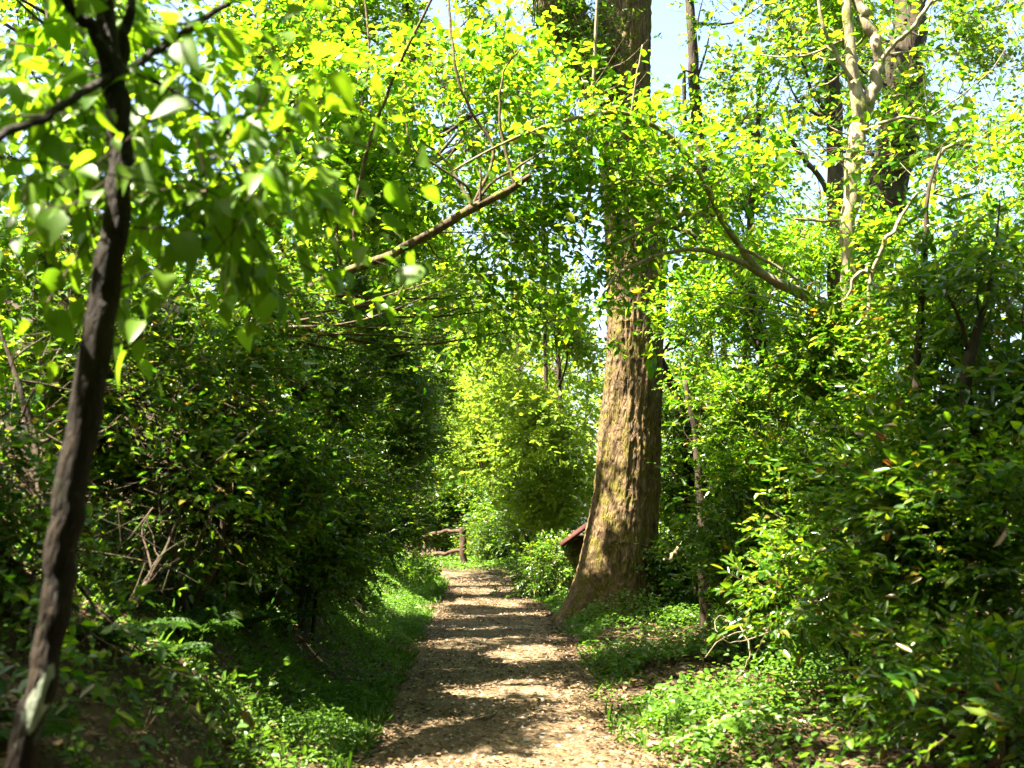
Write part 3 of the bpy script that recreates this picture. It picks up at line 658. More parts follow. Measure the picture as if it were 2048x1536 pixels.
dark('crooked dark stem bent twice inside the shaded glossy shrub', [(2010, gpt(2010, 6.4) + 8, 30, 6.4), (1990, 1010, 26, 6.4), (1955, 900, 24, 6.4), (1930, 770, 24, 6.4), (1945, 690, 22, 6.4), (1970, 610, 12, 6.4), (1990, 500, 7, 6.4), (2000, 400, 3, 6.4)],
     [(2000, 520, 6.4, 90, 110, .4, 1.2)], 58, 'laurel', crad=.22, sides=12, limb_r=.010, br=[[(1935, 700, 9, 6.4), (1920, 640, 8, 6.3), (1895, 590, 5, 6.2)], [(2000, 1040, 16, 6.4), (2045, 900, 14, 6.4), (2052, 700, 11, 6.4)]])
dark('reddish-brown stem standing in shade beside the massive trunk', [(1412, gpt(1412, 11.5) + 5, 26, 11.5), (1408, 1130, 22, 11.5), (1400, 1000, 18, 11.5), (1392, 880, 14, 11.5), (1370, 760, 10, 11.5)], [(1400, 850, 11.5, 80, 90, .6, 1.0)], 59, 'laurel', crad=.25, limb_r=.008)
# ------------------------------------------------------------------ trees on the bank side
tree('bank_hazel', 'bright-leaved tree on the bank behind the dark slender trunk', 'tree', [(120, gpt(120, 8) + 10, 60, 8), (140, 500, 50, 8), (120, 250, 40, 8), (100, 0, 30, 8), (100, -250, 20, 8)],
     [(90, 180, 7.6, 230, 190, 1.2, 2.2), (80, 400, 7.2, 190, 130, .9, 2.4), (330, 330, 8.0, 140, 140, .8, 1.4), (60, -150, 8, 300, 150, 1.5, 1.2), (300, 480, 7.4, 160, 80, .7, 1.7), (20, 620, 7.4, 120, 130, .6, 2.4), (60, 760, 6.6, 120, 120, .5, 2.0)], 'hazel', 61, nl=30, limb_r=.015, size=1.05, shade_crowns=[((-1.5, 8.5, 8.8), (5.5, 6.0, 1.5), 11000)])  # last ellipsoid: unseen crown layer added over the path to darken the bank
tree('tall_tree', 'tall bushy tree above the bank shrubs with blue sky at its crown', 'tree', [(520, gpt(520, 13) + 8, 60, 13), (540, 600, 50, 13), (560, 350, 42, 13), (600, 100, 34, 13), (620, -150, 24, 13)],
     [(540, 100, 13, 130, 110, 1.4, 2.0), (480, 300, 12.5, 110, 110, 1.2, 2.0), (690, 130, 13.5, 130, 150, 1.4, 2.0), (610, 380, 12.5, 150, 120, 1.2, 2.8), (600, -200, 13, 300, 140, 2, 1.4), (700, 480, 13, 120, 120, 1.2, 2.4)], 'hazel', 62, nl=34, size=1.0, crad=.4)
tree('evergreen_tree', 'dark dense tree showing behind the top of the leaning mossy tree', 'tree', [(735, gpt(735, 20) + 6, 50, 20), (765, 600, 42, 20), (810, 300, 36, 20), (820, 0, 26, 20), (820, -150, 18, 20)],
     [(800, 80, 20, 170, 130, 2, 2.2), (930, 200, 20, 140, 170, 2, 1.8), (790, 330, 19, 130, 160, 1.8, 2.2), (640, 40, 19, 120, 80, 1.8, 1.8), (960, 60, 21, 110, 90, 2, 1.6), (800, -150, 20, 300, 110, 2.5, 1.3)], 'far', 63, nl=34, size=.72, crad=.5)
# ------------------------------------------------------------------ trees far along the path
FAR = [
    ('sunlit yellow-green tree where the path turns', 800, 24, 480, 1000, [(850, 560, 24, 110, 110, 2, 2.4), (800, 720, 23, 80, 120, 1.8, 2.4), (900, 480, 25, 110, 90, 2, 2.0)]),
    ('leafy tree beyond the sign roof, close to the massive trunk', 1120, 22, 420, 1000, [(1090, 600, 22, 100, 110, 2, 2.2), (1120, 760, 22, 80, 120, 1.6, 2.6), (1050, 480, 22.5, 120, 100, 2, 2.0), (1150, 900, 21, 50, 110, 1.2, 2.2), (1110, 880, 21, 60, 120, 1, 2.2), (1165, 780, 24, 55, 160, 1.2, 2.6), (1010, 680, 19, 90, 110, 1.2, .8), (1120, 1000, 22, 70, 70, 1, 2.4), (1150, 640, 24, 60, 120, 1.2, 1.8), (1050, 860, 18.5, 60, 90, .8, .9), (950, 590, 23, 100, 80, 1.5, 1.1)]),
    ('mid-green tree rising directly above the fence gap', 1040, 29, 480, 1050, [(1040, 760, 29, 90, 130, 2.2, 2.6), (1060, 900, 28, 90, 100, 2, 2.8), (1000, 620, 30, 110, 90, 2, 2.0)]),
    ('light green tree standing in the open gap between massive tree and curved dark trunk', 1450, 21, 380, 1000, [(1440, 640, 21, 110, 90, 1.6, 1.3), (1400, 520, 21, 90, 90, 1.5, 1.0), (1520, 460, 20, 100, 110, 1.5, 1.0), (1420, 780, 20, 90, 90, 1.5, 2.0)]),
    ('light green tree partly hidden by the pale forked stem', 1640, 22, 380, 1000, [(1620, 640, 21, 110, 100, 1.6, 1.5), (1600, 480, 21, 90, 90, 1.5, 1.0), (1780, 620, 20, 100, 100, 1.5, 1.6), (1900, 560, 18, 110, 90, 1.5, 1.2)]),
    ('broad green tree filling the sky behind the pale forked stems', 1700, 24, -50, 1000, [(1500, 130, 22, 120, 150, 1.8, 1.3), (1640, 330, 23, 110, 120, 1.8, 1.4), (1880, 180, 22, 150, 150, 1.8, 1.9), (1980, 400, 20, 100, 110, 1.6, 1.3), (1760, 60, 24, 150, 120, 2, 1.8), (1560, 560, 24, 90, 80, 1.6, .8), (1950, 30, 22, 140, 110, 1.6, 2.0), (1600, 30, 23, 130, 90, 1.6, 1.8), (2020, 200, 21, 90, 140, 1.6, 2.0), (1990, 560, 20, 90, 90, 1.4, 1.4), (1480, 360, 22, 110, 90, 1.6, 1.3)]),
    ('tall green tree whose crown shows between leaning trunk and massive trunk', 1090, 25, 60, 1000, [(1080, 330, 25, 110, 130, 2, 1.3), (960, 320, 26, 110, 130, 2, 1.3), (1040, 120, 25, 110, 120, 2, 1.3), (1130, 480, 25, 60, 80, 1.4, 1.0)]),
    ('pale hazy tree over the end of the path', 890, 34, 700, 1050, [(880, 830, 34, 70, 90, 2.2, 2.8), (860, 950, 33, 80, 80, 2, 2.8)]),
    ('feathery pale tree right behind the fence post', 960, 38, 720, 1060, [(960, 900, 38, 80, 100, 2.4, 2.8), (985, 820, 39, 60, 80, 2, 2.2)]),
]
for k, (lab, px, d, top, bot, bl) in enumerate(FAR):
    tree('woodland_tree', lab, 'tree', [(px, gpt(px, d) + 4, 13 * 24 / d, d), (px + 6, bot - 100, 10 * 24 / d, d), (px - 4, (top + bot) / 2, 8 * 24 / d, d), (px, top, 4 * 24 / d, d)], bl, 'far', 70 + k, size=.72, crad=.5, nl=22, group='trees along the far part of the path', limb_r=.03, twigs=False)
# far-off wood and unseen light-blocking trees: proto trees copied
def far_tree_protos():
    out = []
    for v in range(3):
        rg = rng_of(200 + v)
        root = thing('distant_or_blocking_tree', 'x', 'tree', (0, 0, 0))
        h = 11.0
        tb = MB(); tb.add(*tube([[0, 0, -.4], [.1, 0, 3], [-.1, .1, 6], [0, 0, 9.5]], [.24, .19, .13, .04], 9, n=24, wob=.3, seed=v))
        tb.build('trunk', M['bark_dark'], root, True)
        lm = MB()
        nc = 150
        q = nrm(rg.normal(0, 1, (nc, 3))) * rg.uniform(.15, 1, (nc, 1)) ** .45
        cc = np.array([0, 0, 6.2]) + q * np.array([3.3, 3.3, 5.2])
        ns = 1900
        idx = rg.integers(0, nc, ns)
        o = cc[idx] + rg.normal(0, .42, (ns, 3)); o = o[o[:, 2] > .3]
        sprigs(o, nrm(o - np.array([0, 0, 6.2])) + rg.normal(0, .5, o.shape), 'far', rg, lm, None, False, 1.25)
        lm.build('crown', M['far'], root)
        out.append(root)
    return out
protos = far_tree_protos()
rg = rng_of(300)
spots = []
for d, xs in ((44, np.arange(-26, 9, 4.6)), (58, np.arange(-40, 24, 6.5)), (78, np.arange(-56, 46, 9.5))):
    for x in xs:
        spots.append((x + rg.uniform(-1.5, 1.5), d + rg.uniform(-3, 3), rg.uniform(.75, 1.15)))
for x, y, s in ((7.5, 34, .55), (12, 36, .5), (16, 33, .55), (21, 38, .6), (10.5, 44, .55), (15.5, 48, .6)):
    spots.append((x, y, s))
for x, y, s_ in ((3.6, .3, .4), (4.8, 2.2, .4), (-4.4, 0.2, .4), (-5.6, 3.0, .42), (.9, -3.8, .5), (-1.9, -3.2, .5), (3.2, -2.6, .5), (6.5, -.5, .5), (-6, -2, .5), (-3, -6, .8), (2.5, -7, .8), (7, -4, .8), (-9, -6, .9), (9.5, 1.5, .75), (11, 6, .75), (13, -2, .9), (0, -13, 1), (7, -12, 1), (-8, -14, 1), (14, 11, .8), (15, -9, 1)):  # unseen trees added beside and behind the camera to cut sky fill
    spots.append((x, y, s_))
for k, (x, y, s) in enumerate(spots):
    pr = protos[k % 3]
    if k < 3: r = pr
    else:
        r = pr.copy(); COL.objects.link(r)
        for ch in pr.children:
            c = ch.copy(); COL.objects.link(c); c.parent = r
    r.location = (x, y, float(ground(x, y)) - .1); r.rotation_euler = (0, 0, rg.uniform(0, 6.28)); r.scale = (s, s, s)
    if y < 15: r['label'] = 'unseen leafy tree added around the viewpoint to block sky light'; r['group'] = 'unseen trees added around the viewpoint'
    else: r['label'] = 'distant green tree in the woodland behind the fence and shrubs'; r['group'] = 'distant trees of the woodland'

# ------------------------------------------------------------------ shrubs
SH = [
    ('bank_shrub', 'deeply shaded shrub at the foot of the bank behind the dark slender trunk', [(60, 560, 6.0, 200, 130, .8), (60, 720, 5.8, 190, 130, .8), (30, 880, 5.4, 180, 170, .6), (330, 980, 6.0, 130, 120, .5, 2.2), (170, 760, 6.0, 150, 150, .6), (60, 1060, 4.9, 130, 90, .4, 2.6), (230, 1090, 5.6, 110, 80, .4, 2.6), (40, 900, 5.2, 130, 140, .5, 2.6), (250, 960, 5.9, 120, 110, .5, 2.4), (170, 1190, 5.0, 150, 70, .3, 1.5), (330, 1170, 6.2, 110, 50, .3, 1.6), (20, 1290, 4.2, 90, 110, .3, 1.3), (230, 1300, 4.4, 120, 50, .2, .8)], 'small', 81, {}),
    ('bank_shrub', 'bank shrub whose top catches a patch of full sun', [(430, 600, 7.2, 150, 90, .7, 3.2), (350, 760, 7.1, 170, 120, .6), (470, 850, 7.4, 150, 130, .6), (390, 960, 7.0, 150, 90, .5), (260, 830, 7.7, 120, 150, .5), (470, 1060, 7.3, 140, 80, .45, 3.0), (360, 1100, 6.6, 110, 60, .4, 2.6), (560, 930, 7.8, 110, 120, .4, 2.4)], 'small', 82, dict(lai=3.2)),
    ('bank_shrub', 'rounded shrub below the leaning mossy trunk', [(620, 650, 9.8, 140, 110, .8), (600, 820, 9.6, 150, 130, .8), (640, 960, 9.6, 120, 110, .7), (520, 980, 8.6, 110, 90, .5), (560, 1070, 8.8, 120, 70, .5), (660, 1090, 9.6, 100, 70, .5), (580, 1130, 8.8, 90, 45, .35, 2.6)], 'small', 83, dict(lai=3.4)),
    ('bank_shrub', 'dense dark shrub hanging over the grassy edge of the path', [(730, 720, 13, 110, 130, 1.0), (740, 900, 13, 100, 130, .9), (710, 1040, 12.4, 90, 80, .7), (640, 1080, 11, 70, 60, .5), (690, 580, 15, 110, 110, 1.0, 3.0)], 'small', 84, dict(lai=3.6)),
    ('bank_shrub', 'shrub at the inside of the far bend with light leaf tips', [(780, 900, 18, 50, 150, 1.2), (765, 1040, 17.5, 50, 70, .9), (770, 760, 18, 70, 90, 1.2), (835, 800, 20, 45, 120, 1, 2.0), (830, 960, 19.5, 35, 90, .8, 2.0), (850, 660, 20, 60, 80, 1, 1.6)], 'small', 85, dict(lai=3.4)),
    ('bank_shrub', 'low yellow-lit bush at the path edge near the fence', [(805, 1140, 19, 32, 20, .5, 3), (835, 1152, 19.5, 30, 14, .4, 3)], 'hazel', 86, dict(size=.8, stems=3, nl=8)),
    ('fence_shrub', 'sun-flecked thicket behind the rustic fence', [(890, 1030, 32, 90, 70, 1.2, 3), (830, 1000, 31, 60, 90, 1.2, 3), (950, 1080, 31, 50, 50, 1, 3)], 'small', 87, dict(size=1.4, crad=.4)),
    ('fence_shrub', 'thicket between the fence post and the little roof', [(1030, 1030, 27, 80, 80, 1.2, 3), (1090, 1060, 24, 60, 80, 1, 3), (990, 1090, 29, 50, 40, .8, 2.6)], 'small', 88, dict(size=1.3, crad=.4)),
    ('verge_shrub', 'low dark green bush in front of the small red roof', [(1110, 1130, 17.5, 50, 38, .5, 3), (1070, 1160, 18.5, 40, 24, .4, 3)], 'small', 89, dict(size=1.1)),
    ('sunny_shrub', 'small-leaved shrub filling the gap behind the massive trunk', [(1390, 800, 16.5, 110, 110, 1.2, 2.8), (1400, 960, 15.5, 90, 120, 1, 2.8), (1370, 1110, 14.5, 80, 80, .8, 2.8), (1490, 900, 15, 90, 130, 1, 2.4), (1355, 1010, 16, 60, 120, .8, 2.6)], 'small', 90, dict(size=1.1, carve=False)),
    ('glossy_shrub', 'sunlit glossy shrub around the curved dark trunk', [(1540, 860, 10.4, 130, 130, .8), (1520, 1020, 10, 140, 130, .7), (1500, 1160, 9.4, 120, 80, .5, 2.2), (1640, 770, 10.6, 80, 80, .6, 2.4)], 'laurel', 91, dict(carve=False, lai=1.9, mix=.6)),
    ('glossy_shrub', 'tall glossy shrub growing around the foot of the forked tree', [(1720, 720, 8.6, 150, 100, .7), (1730, 880, 8.2, 160, 130, .7), (1700, 1040, 8.0, 150, 130, .6), (1640, 1170, 7.4, 120, 80, .4, 2.2), (1800, 1100, 7.6, 120, 120, .5)], 'laurel', 92, dict(carve=False, lai=1.8, mix=.6)),
    ('glossy_shrub', 'large shaded glossy shrub around the crooked dark stem', [(1930, 620, 7.2, 140, 110, .6, 2.2), (1940, 800, 7.0, 150, 150, .6, 2.6), (1930, 1020, 6.5, 150, 150, .6, 2.8), (1880, 1210, 6.1, 150, 110, .4, 2.6), (2040, 1100, 6.0, 120, 200, .5, 1.8)], 'laurel', 93, dict(carve=False, stems=6, lai=1.9, mix=.4)),
    ('wispy_shrub', 'wispy light green saplings in front of the curved dark trunk', [(1560, 600, 13.2, 120, 110, .7, 1.2), (1430, 660, 12, 110, 110, .8, 1.1), (1600, 480, 10.6, 100, 100, .7, .7), (1560, 730, 13.2, 110, 70, .6, 1.2)], 'hazel', 95, dict(carve=False, size=.8, stems=6, stem_r=.014)),
    ('wispy_shrub', 'wispy tall saplings overtopping the shaded glossy shrub', [(1880, 500, 8.6, 130, 110, .6, 1.0), (1990, 380, 8.8, 110, 120, .6, 1.1), (1830, 620, 10.2, 90, 80, .6, .8), (2000, 560, 8.2, 100, 100, .5, 1.1)], 'hazel', 96, dict(carve=False, size=.85, stems=6, stem_r=.014)),
    ('glossy_shrub', 'dark low shrub in the shaded near corner of the right bank', [(1980, 1380, 5.2, 120, 90, .4, 2.6), (1860, 1380, 5.6, 80, 70, .3, 1.6), (2060, 1480, 4.8, 90, 80, .3, 2.4)], 'laurel', 94, dict(carve=False)),
]
for nm, lab, bl, lt, sd, kw in SH:
    shrub(nm, lab, 'shrub', bl, lt, sd, **kw)

# ------------------------------------------------------------------ ground cover, litter, pebbles
def cover(name, sampler, n, L, W, hmax, seed, m, tilt=.45, kind='stuff', carvefree=True):
    rg = rng_of(seed)
    x, y, hs = sampler(rg, n)
    z = ground(x, y) + hs * hmax * rg.uniform(0.05, 1, len(x)) ** .7
    B = np.stack([x, y, z], -1)
    A = rg.normal(0, 1, (len(x), 3)) * np.array([1, 1, .35])
    Nn = np.array([0, 0, 1.0]) + rg.normal(0, tilt, (len(x), 3))
    mb = MB(); place_leaves(B, A, Nn, L * rg.uniform(.45, 1.25, len(x)) * (.7 + .8 * v2(x * 3.1, y * 3.1, 38)), W * rg.uniform(.8, 1.2, len(x)), LEAF6, mb)
    return tag(mb.build(name, M[m]), kind=kind)
def s_left(rg, n):
    y = 4.0 + 20 * rg.random(n) ** 1.15
    u = -0.82 - rg.random(n) ** 1.3 * 2.4
    x = xc(y) + u
    e = .5 * (v2(y * 1.7, 0 * y, 31) - .5) + .3 * (v2(y * 6, 0 * y, 39) - .5)
    dens = v2(x * 1.6, y * 1.6, 32)
    k = (u < -0.80 + e) & (rg.random(n) < sst(.05, .4, dens) * sst(4.5, 8.5, y) + .10)
    return x[k], y[k], (.15 + 1.3 * v2(x * 2.6, y * 2.6, 33)[k] ** 2) * sst(.78, 1.2, -u[k])
cover('grass_cover', s_left, 170000, .036, .40, .24, 401, 'cover', .6)
def blades(name, sampler, n, seed):
    rg = rng_of(seed)
    x, y, hs = sampler(rg, n)
    B = np.stack([x, y, ground(x, y)], -1)
    A = np.stack([rg.normal(0, .8, len(x)), rg.normal(0, .8, len(x)), np.ones(len(x))], -1)
    mb = MB(); place_leaves(B, A, rg.normal(0, 1, (len(x), 3)), rg.uniform(.04, .15, len(x)), rg.uniform(.03, .06, len(x)), LEAF6, mb)
    tag(mb.build(name, M['cover']), kind='stuff')
blades('grass_blades', s_left, 14000, 404)
def s_right(rg, n):
    y = 4.3 + 19 * rg.random(n) ** 1.3
    u = 0.80 + rg.random(n) ** 1.3 * 3.2
    x = xc(y) + u
    e = .5 * (v2(y * 1.3, 0 * y, 34) - .5)
    dens = v2(x * 1.5, y * 1.5, 35)
    k = (u > 0.92 + e) & (rg.random(n) < (sst(.22, .55, dens) * sst(5.2, 7.2, y) * (1 - .85 * sst(1.5, 2.0, u) * (1 - sst(7.0, 7.8, y))) + .06))
    return x[k], y[k], (.3 + 1.1 * v2(x * 1.9, y * 1.9, 36)[k]) * sst(.85, 1.5, u[k])
cover('herb_cover', s_right, 62000, .050, .62, .26, 402, 'cover', .5)
blades('grass_tufts', s_right, 6000, 405)
def s_verge(rg, n):
    y = 21 + 9 * rg.random(n); u = rg.uniform(-2.5, 4.5, n); x = xc(np.minimum(y, 26)) + u
    k = (np.abs(x - xc(y)) > .95) & (rg.random(n) < .9)
    return x[k], y[k], .4 + v2(x[k], y[k], 37)
cover('verge_cover', s_verge, 22000, .07, .4, .28, 403, 'cover', .7)
def litter(name, n, ulo, uhi, ylo, yhi, L, seed, pw=1.4):
    rg = rng_of(seed)
    y = ylo + (yhi - ylo) * rg.random(n) ** pw
    x = xc(y) + rg.uniform(ulo, uhi, n)
    dens = v2(x * 2.1, y * 2.1, 41)
    k = rg.random(n) < .16 + .6 * sst(.35, .7, dens) + .8 * sst(.45, .8, np.abs(x - xc(y)))
    x, y = x[k], y[k]
    B = np.stack([x, y, ground(x, y) + .018 + .012 * rg.random(len(x))], -1)
    A = rg.normal(0, 1, (len(x), 3)) * np.array([1, 1, .15])
    Nn = np.array([0, 0, 1.0]) + rg.normal(0, .28, (len(x), 3))
    mb = MB(); place_leaves(B, A, Nn, L * rg.uniform(.5, 1.35, len(x)), .5 * rg.uniform(.7, 1.3, len(x)), LEAF6, mb)
    tag(mb.build(name, M['litter']), kind='stuff')
litter('leaf_litter', 30000, -1.1, 1.15, 3.8, 23, .036, 411)
litter('bank_litter', 7000, -4.0, -1.0, 3.0, 14, .06, 412)
litter('verge_litter', 12000, 1.0, 5.0, 3.8, 13, .07, 413)
def pebbles():
    rg = rng_of(421); mb = MB()
    n = 2200
    y = 3.9 + 19 * rg.random(n) ** 1.5; x = xc(y) + np.clip(rg.normal(0, .55, n), -1, 1)
    V0 = np.array([[1, 0, 0], [.3, .9, 0], [-.8, .6, 0], [-.9, -.5, 0], [.2, -1, 0], [.3, .1, .62], [-.35, -.1, .6]])
    F3 = np.array([[0, 1, 5], [1, 2, 6], [3, 4, 6], [4, 0, 5], [2, 3, 6]]); F4 = np.array([[1, 6, 5, 5]])
    F3 = np.concatenate([F3, [[1, 6, 5], [4, 5, 6]]])
    a = rg.uniform(0, 6.28, n); s = .008 + .02 * rg.random(n) ** 3
    ca, sa = np.cos(a), np.sin(a)
    X = x[:, None] + s[:, None] * (V0[None, :, 0] * ca[:, None] - V0[None, :, 1] * sa[:, None] * .75)
    Y = y[:, None] + s[:, None] * (V0[None, :, 0] * sa[:, None] + V0[None, :, 1] * ca[:, None] * .75)
    Z = ground(x, y)[:, None] + .008 + s[:, None] * V0[None, :, 2]
    V = np.stack([X, Y, Z], -1).reshape(-1, 3)
    mb.add(V, [(F3[None] + (np.arange(n) * 7)[:, None, None]).reshape(-1, 3)])
    tag(mb.build('path_gravel', M['stone'], None, False), kind='stuff')
pebbles()

# ------------------------------------------------------------------ fence
def fence():
    p1, p0 = P(930, 1135, 27.0), P(848, 1122, 28.2)
    for p in (p0, p1): p[2] = float(ground(p[0], p[1]))
    root = thing('rustic_fence', 'rustic fence of dark logs at the turn of the path', 'fence', p1)
    h1, h0 = 1.12, .92
    def log(name, a, b, ra, rb, seed, parent=root):
        m = MB(); m.add(*tube([a, a * .5 + b * .5 + np.array([0, 0, rng_of(seed).normal(0, .03)]), b], [ra, (ra + rb) / 2 * .95, rb], 12, n=20, wob=.10, seed=seed, bump=.3))
        return m.build(name, M['log'], parent, True)
    tilt = np.array([-.08, 0, 0])
    log('post', p1 - [0, 0, .2], p1 + tilt + [0, 0, h1], .10, .085, 1)
    log('post', p0 - [0, 0, .2], p0 + [.02, 0, h0], .07, .06, 2)
    log('rail', p0 + [-.05, -.08, .80], p1 + [.0, -.08, 1.02], .055, .05, 3)
    log('rail', p0 + [-.12, -.08, .28], p1 + [.0, -.09, .52], .055, .05, 4)
    d = (p0 - p1); p2 = p0 + d * .95; p2[2] = float(ground(p2[0], p2[1]))
    log('rail', p2 + [0, -.06, .22], p0 + [.05, -.10, .30], .05, .05, 5)
    log('post', p2 - [0, 0, .2], p2 + [0, 0, .9], .07, .06, 6)
fence()
# ------------------------------------------------------------------ little roofed sign
def sign():
    d = 17.3
    xl = P(1122, 1085, d)[0]; zp = P(1172, 1048, d)[2]; ze = P(1122, 1086, d)[2]; xp = P(1174, 1048, d)[0]
    g = float(ground(xp, d))
    root = thing('roofed_sign', 'wooden trail sign under a small red gabled roof behind the massive trunk', 'sign', (xp, d, g))
    hw = xp - xl
    for s in (-1, 1):
        m = MB()
        e = np.array([s * hw, -(zp - ze)]); nn = nrm(np.array([e[1], -e[0]]) * (-s)); nn = nn if nn[1] > 0 else -nn
        th = .055
        prof = [np.array([0, 0]), e, e + nn * th, np.array([0, th * 1.25])]
        V = [[xp + q[0], d + yy, zp + q[1] - .055] for yy in (-.42, .42) for q in prof]
        m.add(np.array(V), [np.array([[0, 1, 2, 3], [7, 6, 5, 4], [0, 4, 5, 1], [1, 5, 6, 2], [2, 6, 7, 3], [3, 7, 4, 0]])])
        m.build('roof_panel', M['redroof'], root)
    m = MB(); box(m, (xp - hw * .55, d - .05, g + .45), (xp + hw * .55, d + .03, ze + .12)); m.build('board', M['plank'], root)
    for s in (-1, 1):
        m = MB(); box(m, (xp + s * hw * .62 - .05, d - .06, g - .2), (xp + s * hw * .62 + .05, d + .05, ze + .14)); m.build('post', M['plank'], root)
sign()

# ------------------------------------------------------------------ small things
def stick(name, label, cat, pl, seed, m='dead', subs=(), ground_it=False):
    pts, rad = pix(pl)
    if ground_it:
        for k in range(len(pts)): pts[k][2] = float(ground(pts[k][0], pts[k][1])) + rad[k] + .02
    root = thing(name, label, cat, pts[0])
    b = MB(); b.add(*tube(pts, rad, 10, n=9 * len(pts), wob=float(rad.mean()) * 3, seed=seed, bump=.4)); b.build('stem', M[m], root, True)
    for k, s in enumerate(subs):
        p, r = pix(s)
        if ground_it:
            for q in range(1, len(p)): p[q][2] = max(p[q][2], float(ground(p[q][0], p[q][1])) + r[q])
        b = MB(); b.add(*tube(p, r, 7, n=8 * len(p), wob=float(r.mean()) * 5, seed=seed + k + 1)); b.build('twig', M[m], root, True)
    return root
stick('fallen_branch', 'long fallen branch lying across the near herbs', 'branch', [(1355, 1490, 10, 6.6), (1420, 1465, 14, 6.9), (1480, 1447, 16, 7.1), (1535, 1440, 12, 7.2)], 501, ground_it=True)
stick('path_stick', 'thin curved stick lying on the shaded path', 'stick', [(940, 1432, 4, 7.4), (975, 1425, 5, 7.5), (995, 1417, 4, 7.7)], 502, ground_it=True)
stick('broken_branch', 'crooked broken branch poking out beside the massive trunk', 'branch', [(1380, 1060, 10, 11.4), (1362, 1085, 9, 11.2), (1350, 1103, 9, 11.0), (1340, 1118, 7, 10.9), (1328, 1119, 6, 10.8)], 503, m='bark_pale')
stick('dead_branch', 'bleached dead branch tangle on the ground below the glossy shrubs', 'branch', [(1560, 1268, 5.5, 8.5), (1500, 1256, 6.1, 8.4), (1450, 1241, 5.5, 8.4)], 504,
      subs=[[(1500, 1256, 2.8, 8.4), (1440, 1281, 2.2, 8.2), (1410, 1316, 1.7, 8.1)], [(1470, 1246, 2.8, 8.4), (1440, 1231, 2.2, 8.4), (1430, 1256, 1.7, 8.3), (1450, 1276, 1.1, 8.2)], [(1520, 1261, 2.8, 8.4), (1560, 1246, 2.2, 8.3), (1610, 1266, 1.7, 8.2)], [(1480, 1251, 2.8, 8.35), (1500, 1296, 2.2, 8.2), (1490, 1336, 1.7, 8.1)], [(1540, 1264, 2.8, 8.4), (1470, 1286, 2.2, 8.1), (1430, 1268, 1.1, 8.0)]])
stick('bare_branch', 'pale bare branch rising steeply before the thick dark trunk', 'branch', [(1735, 640, 8, 8.0), (1742, 560, 8, 8.0), (1775, 480, 9, 7.9), (1812, 420, 7, 7.9), (1835, 385, 4, 7.8)], 505, m='bark_pale', subs=[[(1745, 545, 6, 8.0), (1720, 545, 8, 7.9), (1690, 600, 5, 7.9)]])
def fern_proto():
    rg = rng_of(600)
    root = thing('fern', 'x', 'fern', (0, 0, 0))
    for f in range(7):
        a = f * 2 * math.pi / 7 + rg.uniform(-.3, .3); L = rg.uniform(.38, .6)
        t = np.linspace(0, 1, 15)
        dx = np.array([math.cos(a), math.sin(a), 0])
        c = dx * (t * L)[:, None] + np.array([0, 0, 1.0]) * (.55 * L * (t * 1.5 - 1.25 * t * t))[:, None]
        mb = MB(); mb.add(*tube(c[::3], [.005, .004, .004, .003, .002], 4, n=12))
        T = nrm(np.gradient(c, axis=0)); S = nrm(np.cross(np.array([0, 0, 1.0]), T)); Nn = np.cross(T, S)
        for s in (-1, 1):
            k = np.arange(1, 15)
            pl = .17 * np.sin(np.clip(t[k] * 1.05 + .12, 0, 1) * math.pi) ** .8 + .015
            place_leaves(c[k], S[k] * s + T[k] * .35 - np.array([0, 0, .12]), Nn[k], pl, np.full(len(k), .26), LEAF6, mb)
        mb.build('frond', M['fern'], root)
    return root
fp = fern_proto()
FERNS = [(395, 1150, 6.8, 1.0, 'fern with the longest fronds arching from the shaded bank'), (480, 1130, 7.6, .9, 'feathery fern under the shrub with the sunlit top'), (250, 1110, 5.6, .9, 'dim fern beside the dark slender trunk'),
         (330, 1190, 6.0, .7, 'small fern on bare soil above the sunlit dirt patch'), (560, 1150, 8.6, .8, 'fern at the top of the grassy slope below the rounded shrub'), (60, 1180, 3.9, .6, 'dim small fern in the dark corner at the foot of the near trunk')]
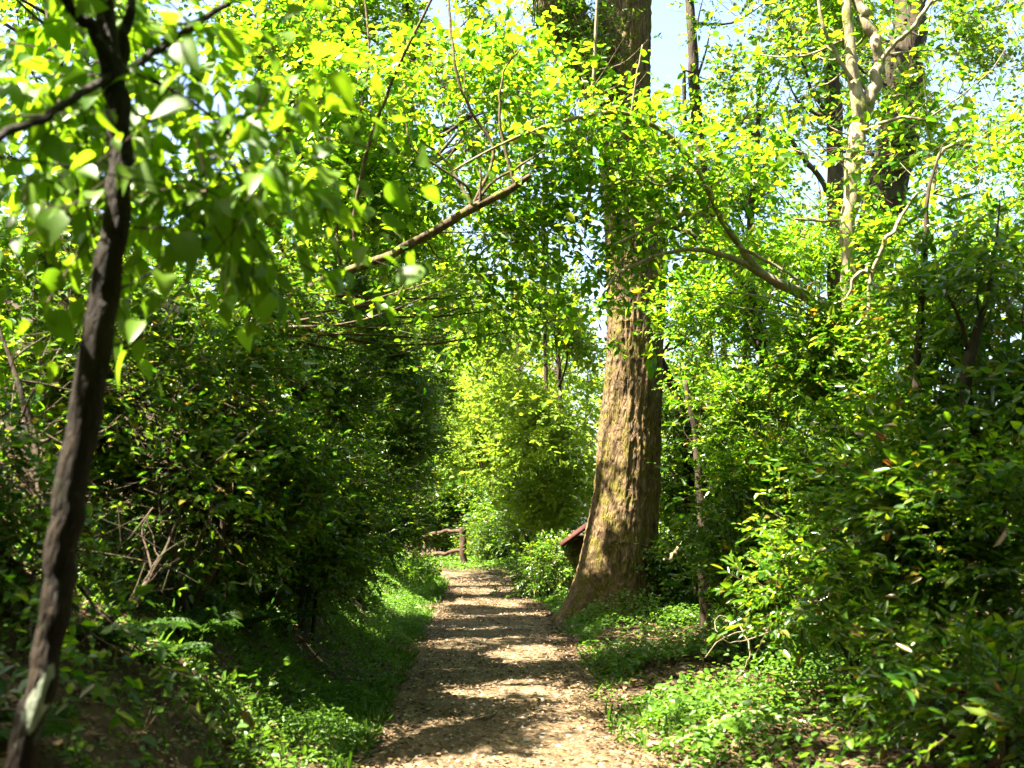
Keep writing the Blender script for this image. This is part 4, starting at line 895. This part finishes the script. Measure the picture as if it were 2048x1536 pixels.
for k, (px, py, d, s, lab) in enumerate(FERNS):
    if k == 0: r = fp
    else:
        r = fp.copy(); COL.objects.link(r)
        for ch in fp.children:
            c = ch.copy(); COL.objects.link(c); c.parent = r
    x = P(px, py, d)[0]
    r.location = (x, d, float(ground(x, d)) + .02); r.rotation_euler = (0, 0, k * 1.3); r.scale = (s, s, s)
    tag(r, lab, 'fern', 'ferns on the bank')
def seedling_proto():
    rg = rng_of(610)
    root = thing('seedling', 'x', 'seedling', (0, 0, 0))
    sm, lm = MB(), MB()
    for s in range(3):
        e = np.array([rg.normal(0, .08), rg.normal(0, .08), rg.uniform(.18, .3)])
        sm.add(*tube([[0, 0, -.02], e * .5 + [.01, .01, 0], e], [.004, .003, .002], 5, n=8))
        n = 7
        t = np.linspace(.35, 1, n)[:, None]
        place_leaves(e * t, rg.normal(0, 1, (n, 3)) * [1, 1, .3], np.array([0, 0, 1.0]) + rg.normal(0, .35, (n, 3)), np.full(n, .065), np.full(n, .6), LEAF6, lm)
    sm.build('stem', M['twig'], root, True); lm.build('leaves', M['cover'], root)
    return root
sp = seedling_proto()
SEED = [(415, 1330, 5.9, 1.0, 'sunlit seedling at the upper end of the lit dirt streak on the bank'), (480, 1340, 6.3, 1.1, 'seedling with pale leaf tips near the bank grass'), (520, 1420, 5.7, 1.1, 'broad sunlit seedling beside a glowing leaf on the bank'), (560, 1450, 5.7, .9, 'low seedling closest to the sunny path corner'), (455, 1400, 5.4, .8, 'half-shaded seedling on the near bank soil'), (200, 1350, 4.2, 1.0, 'dim seedling on the dark soil next to the near trunk'), (330, 1420, 4.6, 1.0, 'shaded seedling alone on the dark leaf-strewn bank'), (290, 1330, 5.0, 1.0, 'dark-leaved seedling between trunk and lit dirt patch')]
for k, (px, py, d, s, lab) in enumerate(SEED):
    if k == 0: r = sp
    else:
        r = sp.copy(); COL.objects.link(r)
        for ch in sp.children:
            c = ch.copy(); COL.objects.link(c); c.parent = r
    x = P(px, py, d)[0]
    r.location = (x, d, float(ground(x, d)) + .01); r.rotation_euler = (0, 0, k * 2.1); r.scale = (s, s, s)
    tag(r, lab, 'seedling', 'seedlings on the near bank')
open('/tmp/leaves.txt','w').write(str(int(LEAFCOUNT[0])))
